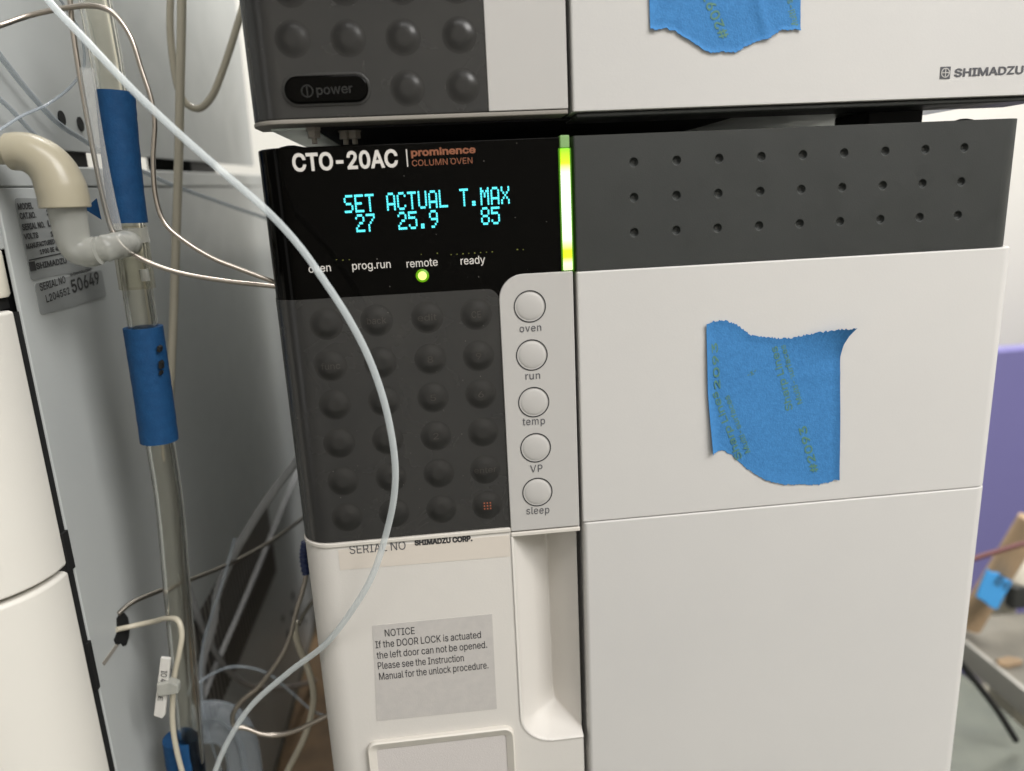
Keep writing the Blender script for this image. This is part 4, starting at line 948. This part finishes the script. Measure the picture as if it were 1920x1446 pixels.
# ivory elbow, milky elbow and the barbed joint
YE = .012
el = thing('elbow_fitting', at(110, 330, YE), 'ivory nylon elbow pushed over a milky barbed elbow in front of the label plate', 'fitting')
path = sub([(-14, 286), (6, 286), (24, 285.5)], YE)
bm = bmesh.new(); tube(bm, path, .0038, 24); obj('spigot', bm, M['elbow'], el, smooth=60)
path = sub([(17, 285), (40, 284.5), (62, 290), (84, 303), (101, 322), (112, 345), (119, 368), (123, 390)], YE)
n = len(path)
bm = bmesh.new(); tube(bm, path, [.0057 + .0019 * min(1, i / (n * .75)) for i in range(n)], 32); obj('ivory_elbow', bm, M['elbow'], el, smooth=60, bevel=.0005)
path = sub([(125, 389), (130, 415), (136, 445), (146, 466), (165, 473), (185, 470)], YE + .001)
n = len(path)
bm = bmesh.new(); tube(bm, path, [.0058 - .0012 * (i / n) for i in range(n)], 28)
obj('milky_elbow', bm, M['milky'], el, smooth=60)
path = sub([(176, 470), (200, 465), (228, 459, YE + .012), (244, 456, YT - .004)], YE + .004, 12)
rad = [.0047 - .0005 * (((i * 4) / len(path)) % 1) for i in range(len(path))]
bm = bmesh.new(); tube(bm, path, rad, 24); obj('barb', bm, M['milky'], el, smooth=40)
jt = thing('tube_joint', at(245, 470, YT), 'clear moulded joint on the drain tube under the upper blue wrap', 'fitting')
bm = bmesh.new(); tube(bm, sub([(240, 424), (245, 455), (252, 500), (258, 541)], YT), .0063, 20); obj('joint_body', bm, M['clear'], jt, smooth=60)
bm = bmesh.new(); tube(bm, sub([(243, 428), (246, 446), (249, 458)], YT - .001), .0068, 6); obj('hex_collar', bm, M['milky'], jt, smooth=20)
bm = bmesh.new(); tube(bm, sub([(269, 505), (271, 515), (273, 527)], YT - .004), .0016, 12); obj('clip', bm, M['milky'], jt, smooth=40)

# cream tubes hanging behind
line('cream_tube', [(341, -15), (340, 60), (338, 150), (335, 300), (330, 450), (325, 600), (318, 750), (312, 860)], .105, .0019, 'cream_tube', 'straight cream tube hanging behind the steel capillary arch', 'tube')
line('cream_tube', [(320, -15), (319, 50), (324, 110), (334, 165), (350, 195), (375, 203), (398, 180), (415, 140), (432, 90), (452, 25), (462, -10)], .125, .0016, 'cream_tube', 'cream tube sagging in a U beside the straight cream tube', 'tube')
line('clear_line', [(-10, 92, -.086, 1), (0, 105, -.086, 1), (60, 180, -.086, 1), (110, 232, -.085, 1), (160, 265, -.083, 1), (200, 290, -.080, 1), (260, 318, -.075, 1), (330, 350, -.066, 1), (400, 375, -.055, 1), (495, 408, -.036, 1), (540, 422, -.028, 1)], 0, .0010, 'coil', 'thin clear line slanting from the upper left edge to the column oven', 'tube')
line('clear_line', [(-10, 178, -.085, 1), (20, 205, -.085, 1), (60, 248, -.085, 1), (90, 275, -.085, 1)], 0, .0008, 'coil', 'short thin clear line at the left edge above the ivory elbow', 'tube')

line('clear_line', [(-10, 250, -.084, 1), (40, 218, -.084, 1), (90, 195, -.082, 1), (135, 160, -.078, 1), (158, 120, -.074, 1), (150, 60, -.072, 1), (120, 10, -.072, 1), (100, -20, -.072, 1)], 0, .0005, 'coil', 'hair thin clear line looping up behind the steel capillary arch', 'tube')
line('clear_line', [(440, 1010, .09), (418, 1090), (398, 1150), (380, 1215), (378, 1300), (392, 1380), (420, 1460)], .085, .0007, 'coil', 'hair thin clear line falling beside the drain tube', 'tube')
line('clear_line', [(352, 1300, .06), (390, 1268), (440, 1250), (500, 1262), (548, 1300), (590, 1335), (640, 1350)], .07, .0007, 'coil', 'hair thin clear line crossing low between drain tube and oven', 'tube')
# lower gap
line('steel_capillary', [(221, 1152, -.0898, 1), (240, 1135, -.0872, 1), (262, 1123, -.084, 1), (310, 1104, -.077, 1), (360, 1086, -.070, 1), (420, 1062, -.061, 1), (480, 1032, -.051, 1), (530, 1000, -.043, 1), (590, 955, -.034, 1)], 0, .0010, 'dark_steel', 'dull steel capillary leaving the black port of the left cabinet', 'capillary')
line('vent_tube', [(218, 1181, -.0898, 1), (240, 1176, -.0872, 1), (262, 1171, -.083, 1), (290, 1165, -.076, 1), (315, 1159, -.068, 1), (334, 1164, .033), (341, 1190, .031), (336, 1225, .030), (328, 1262, .030), (324, 1300, .030), (324, 1360, .030), (332, 1410, .030), (345, 1460, .030)],
     .03, .00112, 'cream_tube', 'cream tube from the black port bending down through the white tag', 'tube')
line('grey_tube', [(590, 820), (560, 860), (500, 940), (462, 1000), (436, 1046), (408, 1112), (400, 1170), (382, 1232), (377, 1270), (376, 1350), (374, 1465)], .10, .0021, 'grey_tube', 'smoky tube falling in front of the dark louvres', 'tube')
line('grey_tube', [(346, 1080, -.086, 1), (360, 1128, -.086, 1), (378, 1172, -.086, 1), (402, 1222, -.085, 1), (430, 1260, -.084, 1), (462, 1284, -.083, 1), (500, 1292, -.083, 1), (560, 1285, -.080, 1), (640, 1262, -.070, 1)], 0, .0019, 'grey_tube', 'smoky tube sagging low across the dark louvres', 'tube')
line('grey_tube', [(560, 880, -.086, 1), (510, 1000, -.086, 1), (492, 1045, -.086, 1), (470, 1098, -.086, 1), (440, 1168, -.086, 1), (400, 1260, -.086, 1), (366, 1350, -.085, 1)], 0, .0018, 'grey_tube', 'straight smoky tube slanting close against the dark louvres', 'tube')
line('steel_capillary', [(576, 1040), (574, 1077), (567, 1110), (556, 1145), (543, 1197), (525, 1234), (488, 1284), (454, 1314), (437, 1339), (440, 1362), (463, 1366), (494, 1377), (525, 1378), (562, 1367), (621, 1338), (660, 1320)], .050, .0011, 'steel', 'bright steel capillary curling below the navy sleeve', 'capillary')
line('steel_capillary', [(640, 1095, .06), (606, 1112), (588, 1126), (572, 1148), (560, 1172)], .075, .0009, 'dark_steel', 'short dull steel capillary emerging beside the lower left edge of the oven', 'capillary')
line('cream_tube', [(553, 1165), (554, 1190), (562, 1216), (580, 1262), (588, 1308), (580, 1354), (567, 1391), (543, 1438), (530, 1465)], .065, .0015, 'cream_tube', 'cream tube bowing down beside the lower left edge of the oven', 'tube')
bm = bmesh.new(); path = sub([(573, 1016), (570, 1034), (570, 1052), (574, 1076)], .047)
tube(bm, path, [.0017 * (1 + .18 * math.sin(i * 2.1)) for i in range(len(path))], 12)
tag(obj('navy_sleeve', bm, M['navy'], smooth=60), 'navy blue sleeve on the steel capillary beside the oven', 'sleeve')
line('clear_hose', [(374, 1334), (405, 1333), (432, 1342), (455, 1368), (468, 1410), (476, 1470)], .075, .0050, 'coil', 'upper loop of thick clear hose near the bottom edge', 'hose', 'clear hose loops at the bottom', n=20)
line('clear_hose', [(372, 1376), (402, 1374), (424, 1382), (440, 1408), (448, 1470)], .078, .0050, 'coil', 'inner loop of thick clear hose under the upper loop', 'hose', 'clear hose loops at the bottom', n=20)
# frosted tag tied to the cream tube
tg = thing('cable_tag', at(308, 1290, .028), 'small frosted white tag tied to the cream tube', 'tag')
bm = bmesh.new(); P = [(302, 1231), (321, 1233), (311, 1338), (305, 1346), (289, 1340)]
prism_y(bm, [(at(u, v, .027).x, at(u, v, .027).z) for u, v in P], .0262, .0276)
t0 = obj('tag_plate', bm, M['tag'], tg, bevel=.0004)
bm = bmesh.new(); prism_y(bm, [(at(u, v, .0255).x, at(u, v, .0255).z) for u, v in ((294, 1281), (318, 1277), (335, 1283), (336, 1298), (322, 1301), (296, 1304))], .0245, .0285)
obj('tie', bm, M['milky'], tg, bevel=.0006)
a, b = at(303, 1257, .0262), at(301, 1278, .0262)
letter('IO 4', a, b, .0022, NY, M['ink'], t0, bold=.01, off=.0002)
a, b = at(297, 1305, .0262), at(296, 1313, .0262)
letter('E', a, b, .0018, NY, M['ink'], t0, bold=.01, off=.0002)

# ------------------------------------------------------------------ blue tape on the doors
def coons(T, B, L, Rr, nu=60, nv=48):
    """sheet between four edge polylines (photo pixels)"""
    def samp(pl, t):
        seg = [0]
        for p, q in zip(pl, pl[1:]): seg.append(seg[-1] + math.hypot(q[0] - p[0], q[1] - p[1]))
        s = t * seg[-1]
        for i in range(len(pl) - 1):
            if s <= seg[i + 1] + 1e-9:
                k = (s - seg[i]) / (seg[i + 1] - seg[i]); return Vector((pl[i][0] + (pl[i + 1][0] - pl[i][0]) * k, pl[i][1] + (pl[i + 1][1] - pl[i][1]) * k))
        return Vector(pl[-1])
    G = []
    for j in range(nv + 1):
        v = j / nv; row = []
        for i in range(nu + 1):
            u = i / nu
            p = (1 - v) * samp(T, u) + v * samp(B, u) + (1 - u) * samp(L, v) + u * samp(Rr, v)
            p -= (1 - u) * (1 - v) * Vector(T[0]) + u * (1 - v) * Vector(T[-1]) + (1 - u) * v * Vector(B[0]) + u * v * Vector(B[-1])
            row.append((u, v, p))
        G.append(row)
    return G
def tape(name, T, B, L, Rr, y0, lift, label, rag=1.9):
    rnd = random.Random(5)
    G = coons(T, B, L, Rr, 120, 48)
    nv = len(G) - 1; nu = len(G[0]) - 1
    jt = [rnd.uniform(-rag, rag) for _ in range(nu + 1)]; jb = [rnd.uniform(-rag, rag) for _ in range(nu + 1)]
    bm = bmesh.new(); F, K = [], []
    for j, row in enumerate(G):
        f, k = [], []
        for i, (u, v, p) in enumerate(row):
            dy = jt[i] * max(0, 1 - v * 12) + jb[i] * max(0, 1 - (1 - v) * 12)
            h = .00022 + lift(u, v)
            q = at(p.x, p.y + dy, y0)
            f.append(bm.verts.new((q.x, y0 - h, q.z))); k.append(bm.verts.new((q.x, y0 - h + .00016, q.z)))
        F.append(f); K.append(k)
    for j in range(nv):
        for i in range(nu):
            bm.faces.new((F[j][i], F[j][i + 1], F[j + 1][i + 1], F[j + 1][i])); bm.faces.new((K[j][i + 1], K[j][i], K[j + 1][i], K[j + 1][i + 1]))
    rim = [(0, i) for i in range(nu)] + [(j, nu) for j in range(nv)] + [(nv, nu - i) for i in range(nu)] + [(nv - j, 0) for j in range(nv)]
    for (a, b), (c, d) in zip(rim, rim[1:] + rim[:1]):
        bm.faces.new((F[a][b], K[a][b], K[c][d], F[c][d])).material_index = 1
    o = obj(name, bm, [M['tape'], M['tape_edge']], smooth=50)
    return tag(o, label, 'tape')
def lift1(u, v):
    h = .0036 * max(0, u - .5) ** 2 / .2 * max(0, 1 - v / .22) ** 1.5          # flap at the top right
    h += .0016 * max(0, 1 - u / .08) ** 2 * (0.3 + .7 * v) + .0007 * max(0, 1 - (1 - u) / .06) ** 2
    h += .00020 * math.sin(9 * u + 3 * v) * math.sin(7 * v) + .00022 * math.exp(-((v - .22 - .10 * u) / .03) ** 2) * max(0, u - .3) + .0004 * max(0, 1 - v / .1) ** 2 + .00015 * max(0, 1 - (1 - v) / .08) ** 2
    return max(0, h)
t1 = tape('masking_tape', [(1323, 607), (1333, 603), (1346, 601), (1362, 601.5), (1376, 607), (1390, 615), (1404, 626), (1418, 631), (1440, 632), (1462, 635), (1482, 633), (1500, 629), (1530, 622), (1562, 616), (1591, 612)],
     [(1334, 850), (1342, 845), (1352, 844), (1362, 847), (1374, 855), (1386, 866), (1402, 880), (1420, 891), (1440, 901), (1470, 908), (1505, 909), (1535, 909), (1556, 903), (1572, 897)],
     [(1323, 607), (1324, 680), (1325, 735), (1330, 800), (1334, 850)], [(1591, 612), (1582, 628), (1576, 645), (1573, 670), (1573, 760), (1572, 897)], -.0006, lift1, 'torn blue masking tape piece stuck on the oven door')
def lift2(u, v):
    return max(0, .0005 * max(0, 1 - u / .08) ** 2 + .0004 * math.exp(-((u - .66 - .12 * v) / .035) ** 2) + .0005 * max(0, 1 - (1 - v) / .08) ** 2 + .0001 * math.sin(8 * u) * math.sin(9 * v))
t2 = tape('masking_tape', [(1214, -70), (1502, -78)],
     [(1218, 55), (1230, 56), (1248, 54), (1264, 59), (1280, 69), (1298, 80), (1316, 93), (1332, 99.5), (1350, 97), (1378, 99), (1392, 91), (1408, 83), (1440, 73), (1464, 57), (1480, 56.5), (1500, 56)],
     [(1214, -70), (1218, 55)], [(1502, -78), (1500, 56)], -.0005, lift2, 'torn blue masking tape piece cut by the top edge on the upper door')
def tape_text(o, y0, lift, s, p0, p1, cap, T, bold=.01):
    def w(p):
        u = (p.x - o['x0']) / (o['x1'] - o['x0']); v = (o['z1'] - p.z) / (o['z1'] - o['z0'])
        return Vector((p.x, y0 - .0003 - lift(min(max(u, 0), 1), min(max(v, 0), 1)) - .00004, p.z))
    a, b = at(p0[0], p0[1], y0), at(p1[0], p1[1], y0)
    letter(s, a, b, cap, NY, M['olive_ink'], o, bold=bold, wrap=w)
for o in (t1, t2):
    bb = [Vector(c) + o.location for c in o.bound_box]
    o['x0'], o['x1'] = min(c.x for c in bb), max(c.x for c in bb); o['z0'], o['z1'] = min(c.z for c in bb), max(c.z for c in bb)
tape_text(t1, -.0006, lift1, 'Sharp Lines', (1486, 767), (1456, 648), .0026, 0)
tape_text(t1, -.0006, lift1, 'Multi-surfaces', (1504, 755), (1471, 645), .0020, 0)
tape_text(t1, -.0006, lift1, '#2093', (1534, 883), (1510, 797), .0029, 0, .016)
tape_text(t1, -.0006, lift1, 'Sharp Lines', (1391, 858), (1344, 733), .0026, 0)
tape_text(t1, -.0006, lift1, 'Multi-surfaces', (1406, 846), (1366, 740), .0020, 0)
tape_text(t1, -.0006, lift1, '2093', (1350, 728), (1344, 642), .0022, 0, .012)
tape_text(t1, -.0006, lift1, '-x-', (1403, 708), (1419, 698), .0022, 0, .012)
tape_text(t2, -.0005, lift2, '#2093', (1366, 68), (1330, -18), .0030, 0, .016)
tape_text(t2, -.0005, lift2, 'Multi-surfaces', (1497, 52), (1470, -60), .0022, 0)
for o in (t1, t2):
    for k in ('x0', 'x1', 'z0', 'z1'): del o[k]

# ------------------------------------------------------------------ right background
sh = thing('metal_shelf', (.75, .1, -.03), 'grey shelf with a pale front edge standing right of the oven', 'shelf')
bm = bmesh.new(); box(bm, .501, 1.05, -.25, .322, -.003, 0); obj('shelf_top', bm, M['shelf'], sh, bevel=.0008)
bm = bmesh.new(); box(bm, .4965, .5005, -.25, .3225, -.020, .002); obj('shelf_edge', bm, M['shelf_edge'], sh, bevel=.0006)
bm = bmesh.new(); box(bm, .5005, .506, -.25, .30, -.0195, -.0035); obj('under_rail', bm, M['dark_steel'], sh)
for x, y in ((.53, .29),):
    bm = bmesh.new(); box(bm, x, x + .03, y - .03, y, -1.0, -.0035); obj('leg', bm, M['white_part'], sh)
p = atz(1890, 1243, .001)
bm = bmesh.new(); prism_z(bm, [(p.x - .011, p.y - .003), (p.x - .004, p.y - .006), (p.x + .010, p.y - .004), (p.x + .012, p.y), (p.x + .004, p.y + .005), (p.x - .009, p.y + .003)], .0002, .004)
tag(obj('wood_chip', bm, M['tan'], bevel=.0008), 'small tan chip lying on the grey shelf', 'chip')
bm = bmesh.new(); tube(bm, spline([at(1816, 1172, .295), at(1840, 1130, .29), at(1868, 1085, .285), at(1902, 1030, .28), at(1935, 975, .275)], 8), .0105, 20)
tag(obj('brown_rod', bm, M['tan'], smooth=60), 'brown rod leaning on the shelf behind the oven, carrying a bright blue tape flag', 'rod')
bm = bmesh.new()
P = [at(u, v, .270) for u, v in ((1850, 1066), (1858, 1072), (1872, 1074), (1880, 1082), (1897, 1089), (1886, 1108), (1880, 1118), (1868, 1142), (1856, 1138), (1845, 1128), (1829, 1118), (1838, 1095))]
prism_y(bm, [(q.x, q.z) for q in P], .2685, .2705)
bt = tag(obj('tape_flag', bm, M['bright_tape'], bevel=.0006), 'bright blue tape flag folded round the brown rod at right', 'tape')
letter('K5-6', at(1862, 1094, .268), at(1884, 1106, .268), .010, NY, M['ink'], bt, bold=.01, off=.0005)
line('red_wire', [(1800, 1056), (1835, 1045), (1880, 1031), (1930, 1016)], .22, .0020, 'red_wire', 'dark red wire passing in front of the purple wall', 'wire')
line('black_cable', [(1790, 1225), (1805, 1247), (1840, 1292), (1872, 1335), (1905, 1388)], .16, 0.0022, 'black', 'black cable hanging over the right edge of the bench', 'cable')
p = at(1880, 1120, .36); bm = bmesh.new(); lathe_x(bm, [(-.05, .0125), (.045, .0125)], Vector((p.x, .36, p.z)), (0, 0, 1))
tag(obj('white_post', bm, M['white_part'], smooth=60), 'white round post behind the brown rod', 'post')
p = at(1912, 1062, .30); bm = bmesh.new(); lathe_x(bm, [(-.014, .010), (-.012, .014), (.010, .014), (.014, .009)], Vector((p.x, .30, p.z)), (.3, 0, 1))
tag(obj('white_fitting', bm, M['white_part'], smooth=60), 'white plastic fitting above the grey shelf at the right edge', 'fitting')
p = at(1932, 1100, .325)
bm = bmesh.new(); box(bm, p.x - .016, p.x + .05, .325, .336, .001, p.z)
tag(obj('grey_box', bm, M['band'], bevel=.002), 'dark grey box standing on the shelf at the right edge', 'box')
wc = thing('white_cupboard', (1.05, .9, -1.0), 'off white cupboard below the shelf at lower right', 'cupboard')
a = at(1848, 1260, .75); 
bm = bmesh.new(); box(bm, a.x, a.x + .7, .752, .796, -1.0, a.z); obj('carcass', bm, M['white_part'], wc, bevel=.003)
bm = bmesh.new(); box(bm, a.x + .075, a.x + .079, .7495, .7535, -1.0, a.z - .01); obj('door_gap', bm, M['gap'], wc, smooth=0)
